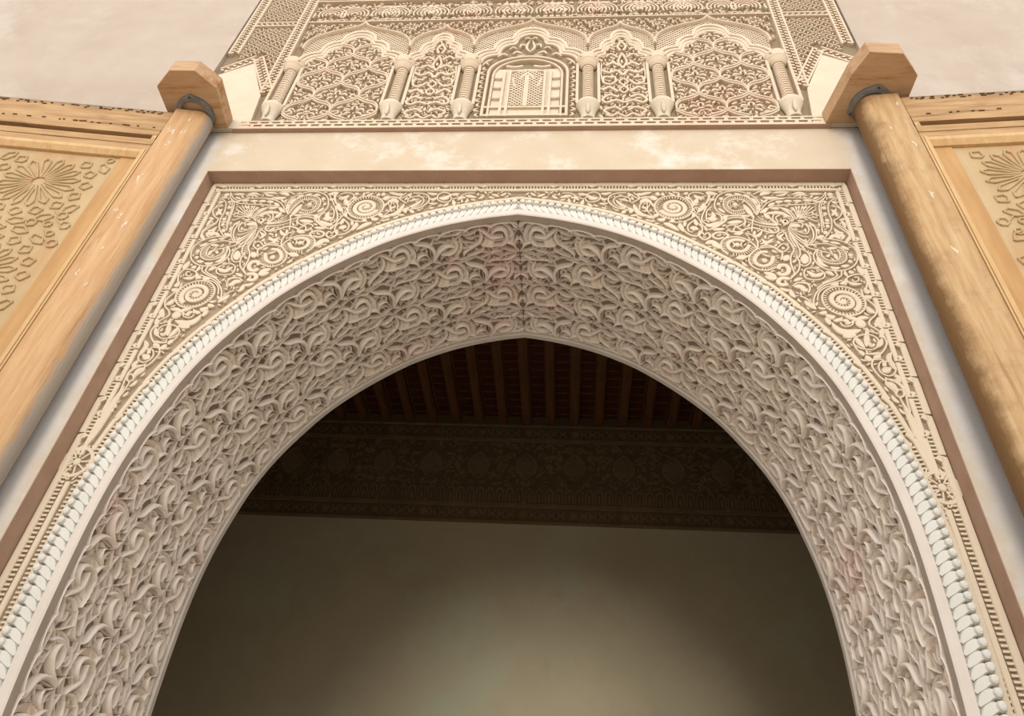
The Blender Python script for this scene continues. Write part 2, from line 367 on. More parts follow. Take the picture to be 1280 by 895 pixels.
SPANDREL = """
b 113 1830,5367
b 141 1813,5309
b 127 1808,5253
b 141 1808,5194
b 131 1800,5140
b 141 1777,5082
b 150 1744,5046
b 131 1737,5104
l 122 1700,5166 1728,5136
s 38 1851,5458 1840,5414 1811,5378 1789,5331 1779,5260 1772,5177 1759,5082
s 33 1830,5399 1808,5352 1791,5288 1783,5204 1776,5123
s 38 1905,5403 1864,5374 1839,5324 1829,5253 1831,5191 1817,5123 1791,5073 1757,5030
s 38 1540,5327 1628,5336 1715,5341 1773,5351 1804,5374
s 33 1550,5396 1639,5403 1726,5397 1778,5378 1825,5414 1849,5458
l 113 1541,5367 1564,5368 1588,5370
l 113 1592,5370 1617,5373 1640,5370
l 113 1645,5374 1672,5375 1697,5373
l 113 1703,5380 1727,5380 1756,5374
l 75 1757,5378 1773,5370 1794,5367
t 42 1650,5214 1633,5313
t 38 1650,5214 1652,5322
t 38 1650,5214 1671,5325
t 38 1650,5214 1692,5327
t 38 1652,5214 1713,5329
t 38 1654,5214 1735,5325
t 38 1656,5214 1751,5315
t 38 1658,5214 1760,5288
t 38 1660,5214 1761,5253
t 38 1662,5212 1756,5219
s 38 1621,5309 1640,5267 1643,5218 1632,5200
s 38 1648,5204 1693,5218 1730,5190 1754,5182
s 42 1528,5308 1563,5309 1596,5277 1615,5225 1617,5187
s 38 1563,5308 1603,5289 1625,5242 1631,5200
s 42 1523,5274 1564,5263 1590,5238 1606,5218
b 216 1568,5180
s 38 1541,5176 1550,5204 1571,5215 1598,5212 1596,5176 1578,5142
l 169 1583,5137 1621,5146 1651,5139
s 38 1583,5145 1616,5166 1658,5166 1660,5142 1650,5122
s 38 1658,5156 1680,5149 1690,5109 1670,5072 1639,5082 1609,5102 1583,5132
s 42 1676,5159 1702,5129 1708,5075 1695,5023 1668,4983
s 38 1701,5173 1724,5136 1726,5082 1709,5023 1675,4977
t 42 1578,5132 1596,5078 1629,5025 1668,4993
t 42 1576,5125 1586,5042 1609,4983 1632,4954
t 42 1573,5118 1574,5022 1589,4951
t 42 1582,5135 1613,5075 1641,5049 1673,5042
s 42 1856,5324 1894,5309 1908,5281 1896,5243 1871,5210 1845,5194
s 42 1845,5194 1848,5150 1874,5113 1898,5073 1900,5030 1867,4985
l 122 1850,5295 1867,5260 1872,5225
l 103 1840,5232 1860,5260 1880,5302
b 61 1877,5288
l 113 1880,5184 1893,5167 1897,5123
l 103 1873,5191 1910,5205
l 141 1781,5023 1820,5056 1846,5024
l 113 1830,5083 1848,5050 1882,5057
l 84 1863,5083 1867,5043 1845,5017
b 178 1874,5440
l 113 1751,5440 1782,5444 1830,5443
l 103 1649,5433 1692,5455 1738,5444
l 84 1654,5414 1702,5436 1739,5421
l 94 1555,5425 1596,5433 1625,5451
s 38 1867,5367 1881,5352 1903,5309
l 84 1873,5374 1892,5360 1915,5367
s 42 1413,5238 1439,5288 1444,5352 1424,5411 1380,5448 1325,5470 1261,5459 1215,5426 1188,5367 1182,5302 1207,5255 1248,5231 1330,5231
s 38 1421,5252 1425,5323 1402,5381 1368,5420 1320,5429 1266,5409 1238,5367 1236,5309 1260,5265 1305,5243 1351,5259
c 159 1416,5259 1412,5323 1392,5370 1365,5400 1317,5409 1273,5392 1250,5359 1248,5309 1270,5273 1308,5260 1348,5270
s 38 1355,5295 1310,5277 1274,5289 1259,5330 1270,5365 1299,5387 1337,5387 1362,5378
l 113 1201,5303 1217,5284 1236,5259
b 122 1208,5346
b 141 1228,5398
l 122 1253,5429 1279,5437 1300,5429
l 113 1308,5444 1330,5442 1355,5429
l 113 1363,5433 1381,5424 1402,5400
l 113 1403,5403 1420,5381 1433,5338
l 94 1434,5341 1438,5309 1436,5280
l 159 1351,5341 1372,5287 1394,5214
s 38 1343,5352 1365,5370 1393,5316 1414,5245
b 159 1305,5345
t 42 1269,5338 1297,5316 1309,5309
s 42 1228,5175 1242,5203 1298,5215 1339,5202 1338,5161 1326,5134
l 169 1236,5165 1284,5176 1327,5179
s 42 1145,5120 1192,5154 1221,5185 1252,5229 1321,5229 1348,5206 1392,5182 1448,5155 1518,5142
t 42 1416,5231 1451,5176 1519,5149
t 42 1408,5203 1449,5162 1510,5145
t 42 1333,5189 1388,5155 1444,5133 1514,5120
s 56 1517,5132 1516,5094 1478,5077 1431,5099 1383,5121 1336,5112 1303,5087 1260,5086 1228,5103
s 42 1226,5120 1237,5137 1268,5148 1287,5127 1313,5100
c 94 1512,5131 1478,5129 1444,5133 1420,5138
s 42 1265,5086 1273,5120 1319,5148 1340,5175
l 141 1462,5249 1515,5261 1573,5249 1614,5176
s 42 1481,5238 1495,5186 1523,5146
s 42 1513,5245 1501,5203 1517,5166 1540,5147
s 42 1548,5238 1521,5217 1526,5169
l 141 1459,5259 1475,5224 1480,5203
b 216 1570,5179
s 42 1551,5204 1571,5221 1601,5211 1600,5176 1577,5141
l 131 1437,5259 1462,5280 1486,5309
l 122 1492,5320 1515,5341 1536,5356
l 113 1541,5356 1566,5367 1587,5370
l 113 1591,5370 1611,5374 1638,5375
s 38 1446,5288 1485,5345 1538,5383 1597,5396
s 38 1463,5259 1497,5309 1538,5327 1587,5334
l 103 1500,5305 1526,5303 1555,5295
l 103 1561,5306 1588,5288 1610,5239
s 42 1421,5437 1458,5463 1503,5470 1532,5455
l 159 1461,5425 1487,5451 1522,5448
l 141 1472,5411 1511,5403 1564,5407
l 103 1460,5389 1475,5367 1500,5389
l 94 1536,5451 1581,5459 1643,5459
s 66 1211,5026 1230,5059 1192,5081 1153,5069 1143,5042 1169,5023 1204,5036
l 122 1262,5066 1292,5070 1319,5080
l 113 1364,5040 1399,5054 1426,5094
s 38 1399,5231 1382,5175 1366,5087
b 66 1345,5087
s 47 1209,4886 1180,4934 1186,4996 1220,5029 1276,5039 1323,5019 1358,4980 1371,4945
s 103 1338,4971 1307,4925 1262,4915 1227,4934 1217,4973 1238,5006 1277,5016 1313,5003
c 122 1205,4905 1190,4950 1202,5002 1236,5022 1279,5029 1318,5013
c 122 1241,4896 1286,4896 1331,4925 1356,4951
b 159 1271,4975
l 56 1245,4996 1255,4973 1244,4950
l 56 1299,4996 1290,4973 1294,4951
s 47 1280,4846 1335,4894 1378,4951 1385,5010 1366,5056 1326,5072
s 47 1453,4783 1397,4758 1343,4776 1319,4818 1322,4868 1355,4919 1400,4946 1458,4951 1489,4936
s 103 1455,4876 1434,4820 1394,4795 1360,4806 1348,4837 1362,4878 1391,4908 1428,4913
c 122 1329,4819 1331,4862 1358,4907 1389,4929
c 122 1383,4770 1424,4777 1453,4814 1460,4857
b 169 1402,4844
l 66 1393,4894 1415,4882 1438,4869
s 113 1463,4771 1477,4799 1508,4802 1521,4772 1507,4738 1475,4726 1458,4744
b 75 1484,4765
l 188 1382,4740 1420,4725 1441,4690
l 159 1382,4710 1416,4698 1441,4690
s 113 1495,4652 1462,4646 1448,4669 1467,4696 1510,4695
b 84 1486,4673
l 94 1396,4977 1432,4994 1477,5001
l 94 1410,5027 1424,4997 1436,4965
l 103 1479,5027 1445,4997 1420,4971
b 103 1433,5000
s 42 1554,5080 1553,5024 1570,4972 1573,4927 1552,4883 1540,4833 1540,4778 1544,4736 1521,4704
s 42 1579,5091 1586,5024 1600,4972 1606,4921 1595,4877 1568,4852
s 42 1577,4877 1587,4833 1579,4784 1562,4748 1532,4712 1512,4688
c 141 1563,5057 1567,5011 1578,4966 1583,4915 1573,4877
l 188 1506,4839 1522,4864 1538,4886
l 216 1601,4834 1622,4859 1630,4890
t 42 1577,5094 1607,5024 1657,4960
t 42 1581,5071 1608,4985 1637,4931
s 42 1486,4946 1525,4982 1549,4953 1518,4914 1492,4930
b 103 1519,4946
s 47 1394,4958 1445,4968 1470,4946 1494,4914 1508,4901 1491,4845
s 42 1504,5030 1504,5057 1534,5084 1552,5070
l 188 1248,4855 1283,4868 1316,4875
l 206 1131,4989 1154,4969 1184,4937
l 113 1544,5070 1513,5037 1533,5004
s 42 1697,4932 1673,4884 1673,4834 1699,4786 1756,4759 1822,4769 1875,4806 1905,4867 1909,4930 1884,4981 1841,5010 1778,5026 1735,5015
s 38 1706,4938 1690,4884 1709,4841 1752,4817 1800,4817 1838,4848 1850,4898 1833,4942 1799,4967 1746,4985 1666,4973
s 38 1721,4922 1717,4878 1739,4847 1772,4836 1805,4857 1817,4901 1808,4932
c 131 1712,4928 1704,4884 1721,4841 1762,4826 1804,4836 1827,4867 1839,4904 1827,4942
l 141 1689,4872 1701,4816 1732,4792
l 131 1743,4792 1765,4780 1794,4787
l 122 1800,4796 1822,4799 1847,4805
b 131 1860,4838
b 141 1873,4892
l 131 1837,4965 1854,4949 1875,4933
l 113 1781,4996 1808,4992 1837,4981
l 103 1742,5007 1758,5005 1782,5003
l 159 1713,5028 1740,5042 1760,5055
b 131 1737,5101
b 141 1778,5085
l 113 1784,4901 1791,4879 1791,4851
s 38 1724,4916 1751,4910 1777,4897
s 38 1767,4929 1775,4910 1774,4885
s 42 1670,4973 1640,4966 1668,4941 1699,4932
t 42 1586,5057 1615,5011 1655,4979 1705,4967
t 42 1590,5084 1622,5025 1660,4986
s 42 1600,4947 1639,4915 1652,4878 1644,4828 1613,4797 1587,4806
l 225 1609,4815 1620,4852 1629,4896
s 42 1604,4766 1630,4780 1672,4773 1701,4740 1692,4705 1652,4686 1602,4695 1594,4733 1604,4766
l 141 1612,4757 1637,4731 1654,4719
l 141 1698,4743 1667,4725 1625,4713
b 66 1608,4724
l 141 1707,4749 1730,4744 1748,4720
s 42 1674,4660 1726,4689 1764,4720 1760,4756
s 42 1795,4756 1786,4721 1741,4685 1681,4655 1638,4614
s 47 1892,4617 1910,4675 1901,4722 1872,4732 1826,4715 1796,4679 1795,4645
s 42 1836,4692 1844,4674 1867,4683 1871,4709 1851,4707
l 122 1809,4674 1836,4657 1879,4657
l 141 1836,4763 1845,4751 1860,4745
l 169 1887,4800 1899,4764 1899,4728
l 141 1766,4656 1792,4668 1813,4691
l 113 1713,4661 1731,4655 1756,4644
l 169 1524,4629 1553,4635 1582,4624
s 42 1518,4635 1541,4659 1581,4665 1613,4648
l 113 1861,4990 1893,5026 1905,5059
s 42 1854,5152 1889,5119 1906,5066 1893,5026 1867,4997
l 122 1830,5119 1848,5085 1876,5079
l 94 1830,5039 1855,5059 1873,5046
s 42 1603,4460 1604,4521 1633,4589 1684,4641 1744,4668 1782,4683
s 38 1624,4527 1642,4583 1681,4624 1723,4642
l 141 1715,4659 1737,4651 1762,4663
b 56 1730,4656
s 47 1866,4615 1866,4558 1891,4520 1909,4476 1897,4432 1858,4389 1849,4354 1880,4319 1896,4280
l 169 1864,4486 1877,4459 1894,4438
l 159 1902,4411 1898,4379 1871,4342
l 159 1869,4363 1896,4353 1898,4332
l 159 1886,4627 1894,4598 1903,4587
l 169 1867,4564 1889,4559 1909,4565
l 216 1666,4370 1684,4325 1720,4303 1761,4309 1798,4320
b 272 1808,4367
s 42 1707,4370 1721,4344 1760,4353 1780,4388
s 38 1724,4408 1712,4376
s 38 1729,4379 1753,4371 1775,4369
s 38 1729,4360 1747,4361 1774,4382
l 122 1674,4380 1697,4386 1723,4403
l 141 1734,4419 1775,4403 1805,4388
l 141 1778,4382 1824,4407 1857,4405
l 188 1645,4423 1668,4410 1691,4413
l 141 1637,4401 1651,4380 1653,4353
l 141 1613,4433 1641,4439 1654,4450
l 169 1700,4276 1735,4290 1765,4283
l 141 1719,4386 1741,4382 1743,4360
l 159 1881,4290 1889,4280 1892,4265
s 42 1542,4559 1563,4548 1590,4509 1602,4471
l 141 1559,4526 1576,4498 1601,4465
s 42 1560,4663 1597,4652 1604,4617 1588,4583
l 159 1556,4640 1574,4611 1594,4611
l 103 1826,4336 1827,4310 1813,4279
s 42 1810,4330 1838,4310 1875,4295
s 42 1824,4186 1793,4189 1760,4200 1741,4230 1765,4271 1816,4289 1856,4274 1865,4238 1848,4205 1821,4187
l 150 1759,4271 1771,4236 1787,4196
l 150 1821,4308 1813,4257 1797,4206
l 122 1815,4237 1824,4217 1844,4225
s 42 1791,4181 1797,4159 1848,4168
s 47 1897,4274 1901,4233 1878,4188 1844,4150 1808,4118 1795,4075 1810,4023 1830,3991
s 42 1782,4159 1821,4156 1855,4165
s 42 1826,4082 1842,4107 1879,4108 1901,4072 1885,4032 1854,4019 1827,4038 1822,4066 1826,4082
l 188 1835,4042 1856,4057 1881,4072
l 122 1842,4085 1854,4090 1863,4115
s 38 1809,4120 1845,4124 1856,4114
l 131 1909,4172 1888,4142 1890,4096 1897,4060
s 42 1905,4169 1894,4125 1902,4087
s 47 1835,4000 1881,3992 1905,3952 1903,3905
l 141 1890,4032 1899,4002 1881,3972
l 169 1780,4147 1791,4127 1805,4118
l 141 1886,4263 1871,4233 1850,4202
l 188 1699,4270 1731,4281 1767,4281
s 42 1741,4230 1747,4190 1769,4146
l 141 1752,4180 1766,4166 1772,4146
l 141 1884,4284 1896,4305 1907,4336
l 141 1812,4133 1839,4143 1851,4148
l 159 1831,3982 1860,3964 1872,3928
l 141 1831,3977 1864,3951 1873,3922
s 47 1862,3910 1880,3936 1899,3932 1898,3907 1879,3891 1861,3900
s 42 1836,4005 1881,3979 1902,3943 1905,3903 1899,3841 1899,3810 1886,3792
s 38 1875,3888 1879,3840 1887,3795
s 42 1841,4010 1833,3964 1858,3928 1864,3897
l 84 1893,3767 1901,3764 1912,3768
s 38 1881,4020 1897,4002 1893,3979
l 141 258,5406 299,5423 332,5425
l 113 323,5404 350,5408 376,5378
b 56 292,5425
s 42 271,5453 327,5449 364,5411 405,5393
s 42 417,5404 430,5445 469,5461 501,5438 499,5389 460,5363 424,5370 410,5404
l 178 426,5434 455,5404 494,5404
l 122 366,5445 396,5442 428,5434
l 122 508,5449 534,5445 575,5457
l 103 508,5411 524,5389 551,5396
l 94 496,5352 523,5345 550,5352
s 47 672,5279 648,5294 603,5304 568,5341 552,5374 563,5423 602,5449 662,5455
s 42 684,5359 683,5396 656,5417 615,5419 586,5389 591,5345 622,5312 653,5307
l 122 596,5385 631,5337 668,5308
l 84 610,5393 646,5387 679,5370
l 141 666,5308 688,5286 678,5254
s 42 708,5456 742,5404 718,5374 690,5352
l 113 671,5456 684,5434 670,5419
s 42 737,5287 743,5337 772,5374 803,5359 832,5316
l 206 740,5359 777,5381 812,5359
l 169 703,5345 719,5286 748,5244 796,5230
s 33 756,5330 813,5215
s 33 785,5359 782,5265
s 33 802,5345 767,5265
s 33 750,5279 811,5272
s 42 689,5441 724,5404 760,5404 805,5407
l 141 730,5449 743,5441 784,5441
b 56 742,5437
l 122 801,5411 823,5396 839,5381
s 42 902,5174 978,5173 1043,5216 1093,5287 1134,5352 1155,5418 1145,5456
s 42 1064,5258 1056,5291 1073,5312 1087,5294 1074,5273
l 75 1053,5330 1066,5338 1089,5338
l 159 1082,5266 1113,5316 1121,5352
s 47 1136,5323 1098,5223 1103,5168 1156,5144 1206,5185 1207,5234 1181,5257
s 42 1161,5316 1131,5273 1122,5202 1133,5168
l 206 1129,5209 1154,5202 1184,5202
l 141 1161,5266 1166,5230 1140,5188
s 47 968,5160 985,5092 1028,5048 1067,5055 1090,5113 1074,5154 1046,5157
s 42 1054,5195 1010,5140 1010,5092 1030,5078
l 197 1019,5119 1043,5119 1065,5106
l 122 1054,5202 1058,5167 1062,5140
b 47 1036,5095
s 56 1074,5092 1064,5052 1092,5015 1127,5042 1118,5079
s 42 1086,5079 1096,5055 1111,5076
s 42 1059,5323 1052,5374 1036,5422 1059,5452 1100,5456 1130,5441
l 159 1068,5433 1095,5407 1118,5411
l 159 1085,5396 1076,5367 1054,5345
s 42 1119,5422 1126,5400 1102,5385
l 169 1140,5456 1171,5452 1212,5441
s 42 1165,5437 1156,5389 1134,5345
l 122 1159,5381 1188,5396
s 38 1196,5433 1157,5359 1140,5323
l 169 1109,5140 1148,5147 1190,5175
l 169 1208,5224 1220,5217 1245,5227
s 47 1122,5103 1162,5120 1224,5175
l 122 1148,5103 1187,5110 1217,5113
l 197 1093,4979 1132,4996 1174,4957
l 169 869,5160 907,5146 955,5092
l 159 960,5160 968,5133 980,5085
l 159 809,5422 830,5407 847,5389
b 159 853,5446
l 159 816,5230 832,5237 844,5251
l 159 836,5201 862,5195 885,5209
l 141 909,5174 923,5184 928,5202
l 122 771,5215 802,5219 828,5215
l 122 746,5441 778,5449 817,5460
s 38 744,5404 781,5415 813,5411
s 42 797,5367 829,5308
l 131 1008,5441 1022,5448 1037,5456
l 113 1016,5418 1032,5404 1049,5389
l 122 1047,5266 1053,5237 1038,5216
s 42 1062,5237 1083,5188 1092,5147 1118,5106
l 94 1104,5133 1110,5113 1117,5092
"""

# ------------------------------------------------------------------ the setting
Z_LEDGE, Z_REC, X_REC = 6.0, 5.56, 2.0
boxes('wall_front', [(-14, -X_REC, 0, Y_BACK, 0, Z_LEDGE), (X_REC, 14, 0, Y_BACK, 0, Z_LEDGE),
                     (-X_REC, X_REC, 0, Y_BACK, Z_REC, Z_LEDGE)], M_FRAME, kind='structure')
boxes('wall_upper', [(-14, -2.36, -.032, Y_BACK, Z_LEDGE, 9.6), (2.36, 14, -.032, Y_BACK, Z_LEDGE, 9.6),
                     (-2.36, 2.36, .05, Y_BACK, Z_LEDGE, 9.6), (-2.36, 2.36, -.032, .05, 8.9, 9.6)], M_UPPER, kind='structure')
# painted reveal round the sunk arch field
e = .003
boxes('trim_1', [(-X_REC - .001, -X_REC + e, .002, Y_G, 1.2, Z_REC), (X_REC - e, X_REC + .001, .002, Y_G, 1.2, Z_REC),
                 (-X_REC, X_REC, .002, Y_G, Z_REC - e, Z_REC + .001)], M_REVEAL, kind='structure')
boxes('floor', [(-14, 14, -22, 6, -.3, 0)], M_FLOOR, kind='structure')
boxes('wall_far', [(-14, 14, -15.4, -15, 0, 4.8)], M_COURT, kind='structure')
boxes('wall_left', [(-10.4, -10, -15, 0, 0, 8.5), (-6.3, -6, Y_BACK, 4.5, 0, 6.9)], M_COURT, kind='structure')
boxes('wall_right', [(10, 10.4, -15, 0, 0, 8.5), (6, 6.3, Y_BACK, 4.5, 0, 6.9)], M_COURT, kind='structure')
boxes('wall_back', [(-6.3, 6.3, 4.5, 4.8, 0, 7.1)], M_INW, kind='structure')
boxes('wall_pier', [(-X_REC, -1.60, .06, Y_BACK, 0, 1.88), (1.63, X_REC, .06, Y_BACK, 0, 1.88)], M_FRAME, kind='structure')

# ceiling with its boards and beams
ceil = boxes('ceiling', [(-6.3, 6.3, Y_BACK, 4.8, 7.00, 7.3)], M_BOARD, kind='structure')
bx = []
x = -.18 - .28 * 12
beam_me = None
while x < 4.2:
    if beam_me is None:
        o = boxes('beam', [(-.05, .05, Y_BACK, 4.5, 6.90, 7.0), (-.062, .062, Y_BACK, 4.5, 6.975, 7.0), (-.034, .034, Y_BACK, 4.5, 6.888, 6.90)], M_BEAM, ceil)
        beam_me = o.data; o.location.x = x
    else:
        o = bpy.data.objects.new('beam', beam_me); COL.objects.link(o); o.parent = ceil; o.location.x = x
    x += .28
V = []; F = []
for i in range(24):
    y = 1.3 + i * .135
    box(V, F, -4, 4, y, y + .012, 6.988, 7.0)
mesh_obj('board_joint', V, F, M_BEAM, ceil, kind='stuff')

# ------------------------------------------------------------------ plates of the arch wall (front field and back face)
def arch_plate(name, y, d, m, parent, flip=False, top=Z_REC, xr=X_REC):
    V = []; F = []
    for sg in (1, -1):
        s = np.r_[smin(d), np.linspace(.02, S_END, 110)]
        x, z = arc_pt(s, d); x = np.maximum(x, 0); x[0] = 0
        b = len(V); cx, cz = 0., 2.6
        for i in range(len(s)):
            dx, dz = x[i], z[i] - cz
            k1 = (top - cz) / dz if dz > 1e-6 else 1e9
            k2 = (xr - sg * XS) / dx if dx > 1e-6 else 1e9
            k = min(k1, k2)
            ox, oz = (dx * k, cz + dz * k)
            if z[i] < cz: ox, oz = xr - sg * XS, z[i]
            V += [(XS + sg * x[i], y, z[i]), (XS + sg * ox, y, oz)]
        # corner vertex inserted where the ray swings from the top edge to the side edge
        F += [(b + 2 * i, b + 2 * i + 1, b + 2 * i + 3, b + 2 * i + 2) for i in range(len(s) - 1)]
        n = len(V); V.append((sg * xr, y, top))
        for i in range(len(s) - 1):
            p, q = V[b + 2 * i + 1], V[b + 2 * i + 3]
            if abs(p[2] - top) < 1e-4 and abs(q[2] - top) > 1e-4: F.append((b + 2 * i + 1, n, b + 2 * i + 3))
    return mesh_obj(name, V, F, m, parent, kind=None)

arch = empty('carved_arch', (0, 0, 0))
tag(arch, 'tall pointed horseshoe arch with white fluted rim and deep knotted stucco soffit', 'arch')
field = empty('arch_surround', (0, 0, 0))
tag(field, 'sunken rectangular stucco field around the arch, carved with scrolls, spirals and a laced border', 'carving')
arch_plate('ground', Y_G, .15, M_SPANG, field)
o = arch_plate('wall_inner', Y_BACK, -.0, M_INW, None); o['kind'] = 'structure'

def sweep(name, prof, m, parent, s0=None, n=150, smooth=False, label=None):
    """profile of (d, y) pairs carried along both halves of the arch"""
    V = []; F = []; k = len(prof)
    for sg in (1, -1):
        b = len(V); base = np.linspace(0, 1, n)
        for t in base:
            for d, y in prof:
                a = smin(d); s = a + (S_END - a) * t
                x, z = arc_pt(s, d)
                V.append((XS + sg * max(float(x), 0 if t > 0 else 0) * (1 if t > 0 else 0), y, float(z)))
        F += [(b + i * k + j, b + i * k + j + 1, b + (i + 1) * k + j + 1, b + (i + 1) * k + j) for i in range(n - 1) for j in range(k - 1)]
    return mesh_obj(name, V, F, m, parent, smooth, label=label)

sweep('cove', [(.149, Y_G), (.144, .100), (.10, .090), (.050, .076), (.046, .058)], M_WHITE, arch, label='white cove behind the fluted rim')
sweep('lip_moulding', [(.046, .058), (.043, Y_LIP), (.008, Y_LIP), (0, .060)], M_LIP, arch)
sweep('lip_underside', [(0, .060), (0, .104), (SOF_G, Y_SIN + .003)], M_LIPD, arch, label='plain underside of the lip with its shade painted in')
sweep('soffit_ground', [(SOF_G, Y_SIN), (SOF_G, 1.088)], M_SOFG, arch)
sweep('back_moulding', [(SOF_G, 1.088), (.004, 1.090), (-.006, 1.098), (-.006, Y_BACK), (.03, Y_BACK + .002)], M_LIP, arch)

# ------------------------------------------------------------------ soffit: one carved unit repeated on a staggered net
units = []
for L in SOFFIT_UNIT.strip().splitlines():
    t = L.split(); P = np.array([[float(v) for v in q.split(',')] for q in t[2:]])
    P[:, :2] /= 1000; P[:, 2] /= 10000
    if t[0] not in ('stem', 'arch', 'ramp'): P[:, 2] *= .86
    units.append((t[0], float(t[1]) / 1000 * (1.05 if t[0] != 'stem' else 1.50), P))
Y0, Y1 = Y_SIN + .016, 1.086
# long low stems that lace one knot to the next
for P, w in (([(0, 0), (-.10, .045), (-.19, .055), (-.3045, .0)], .0052), ([(0, 0), (.09, -.06), (.17, -.13), (.3045, -.255)], .0050),
             ([(-.24, .022), (-.16, -.03), (-.08, -.04), (0, .072)], .0042), ([(-.24, .022), (-.28, .10), (-.3045, .16), (-.3045, .255)], .0046),
             ([(-.12, .10), (-.04, .14), (.05, .12), (.11, .06)], .0044), ([(-.20, .13), (-.10, .165), (0, .20), (.08, .255)], .0044),
             ([(.02, .15), (.09, .19), (.16, .18), (.24, .13)], .0042), ([(-.06, -.10), (.02, -.13), (.11, -.11), (.18, -.05)], .0044),
             ([(.10, .005), (.17, .04), (.23, .03), (.29, -.01)], .0042), ([(-.02, .08), (.03, .13), (.045, .19), (.02, .24)], .0040)):
    units.append(('stem', .0215, np.c_[np.array(P), np.full(4, w)]))
def runs(D, cond):
    idx = np.where(cond)[0]
    if len(idx) < 2: return []
    return [D[g] for g in np.split(idx, np.where(np.diff(idx) > 1)[0] + 1) if len(g) > 1]
stems = {1: Acc(), -1: Acc()}
AS, AY = .3045, .2550
LEAFNAME = {'forked': 'forked_leaf', 'hook': 'hooked_leaf', 'blade': 'blade_leaf', 'crescent': 'crescent_leaf',
            'slender': 'slender_leaf', 'cap': 'bud'}
prof_of = {'forked': 'round', 'hook': 'round', 'crescent': 'round', 'slender': 'ridge', 'blade': 'round', 'cap': 'round',
           'arch': 'ramp', 'ramp': 'flat', 'stem': 'ridge'}
for k in range(-4, 12):
    for j in range(-4, 5):
        if (k + j) % 2: continue
        s0 = -(.8455 + AS * k) + 0.0; y0 = .5765 + AY * j
        if s0 < -S_END - .2: continue
        got = {}
        for nm, h, P in units:
            D = catmull(P, 4 if nm == 'stem' else 5)
            D = D + np.array([s0, y0, 0])
            ok = (D[:, 0] < .003) & (D[:, 1] > Y0) & (D[:, 1] < Y1) & (D[:, 0] > -S_END)
            for R in runs(D, ok):
                if len(R) < 3 and nm != 'stem': continue
                got.setdefault(nm, []).append((h, R))
        for nm, lst in got.items():
            for sg in (1, -1):
                if nm in ('crescent', 'slender'):
                    for h, R in lst:
                        Q = R.copy(); Q[:, 0] = -Q[:, 0]; A = Acc()
                        A.stroke(Q[:, :2], Q[:, 2], h, prof_of[nm], 0, smooth=False)
                        A.build(LEAFNAME[nm], map_soffit(sg), M_SOF, arch, smooth=nm == 'crescent')
                    continue
                if nm in LEAFNAME:
                    A = Acc()
                else: A = stems[sg]
                for h, R in lst:
                    Q = R.copy(); Q[:, 0] = -Q[:, 0]
                    A.stroke(Q[:, :2], Q[:, 2] * (1.0 if nm != 'stem' else .58), h, prof_of[nm], 0, smooth=False)
                if nm in LEAFNAME:
                    A.build(LEAFNAME[nm], map_soffit(sg), M_SOF, arch, smooth=(nm in ('forked', 'hook', 'blade', 'crescent', 'cap')))
# rows of scallops where the net meets the two edges, and a bead line
for sg in (1, -1):
    A = stems[sg]
    s = .09
    while s < S_END - .15:
        t = np.linspace(0, math.pi, 9)
        A.stroke(np.c_[s - np.cos(t) * .088, .152 - np.sin(t) * .038], .0060, .039, 'ridge')
        s += AS / 2
    ss = np.linspace(0, S_END, 160)
    A.stroke(np.c_[ss, np.full(160, 1.081)], .006, .026, 'ridge', smooth=False)
    A.build('stem_tracery', map_soffit(sg), M_SOF, arch, kind='stuff')

# ------------------------------------------------------------------ fluted rim: one curled flute after another
ST = .0432
for sg in (1, -1):
    i = 0; s = smin(.125) + .026
    while s < S_END - .03:
        A = Acc()
        A.stroke([(s - .002, .114), (s + .004, .096), (s + .020, .076), (s + .046, .052)], [.0190, .0212, .0205, .007], .047, 'flat', .004, per=4)
        A.blob((s - .002, .126), .0196, .0182, .064, .0, n=14)
        A.build('flute', map_arch(sg), M_WHITE, arch)
        s += ST
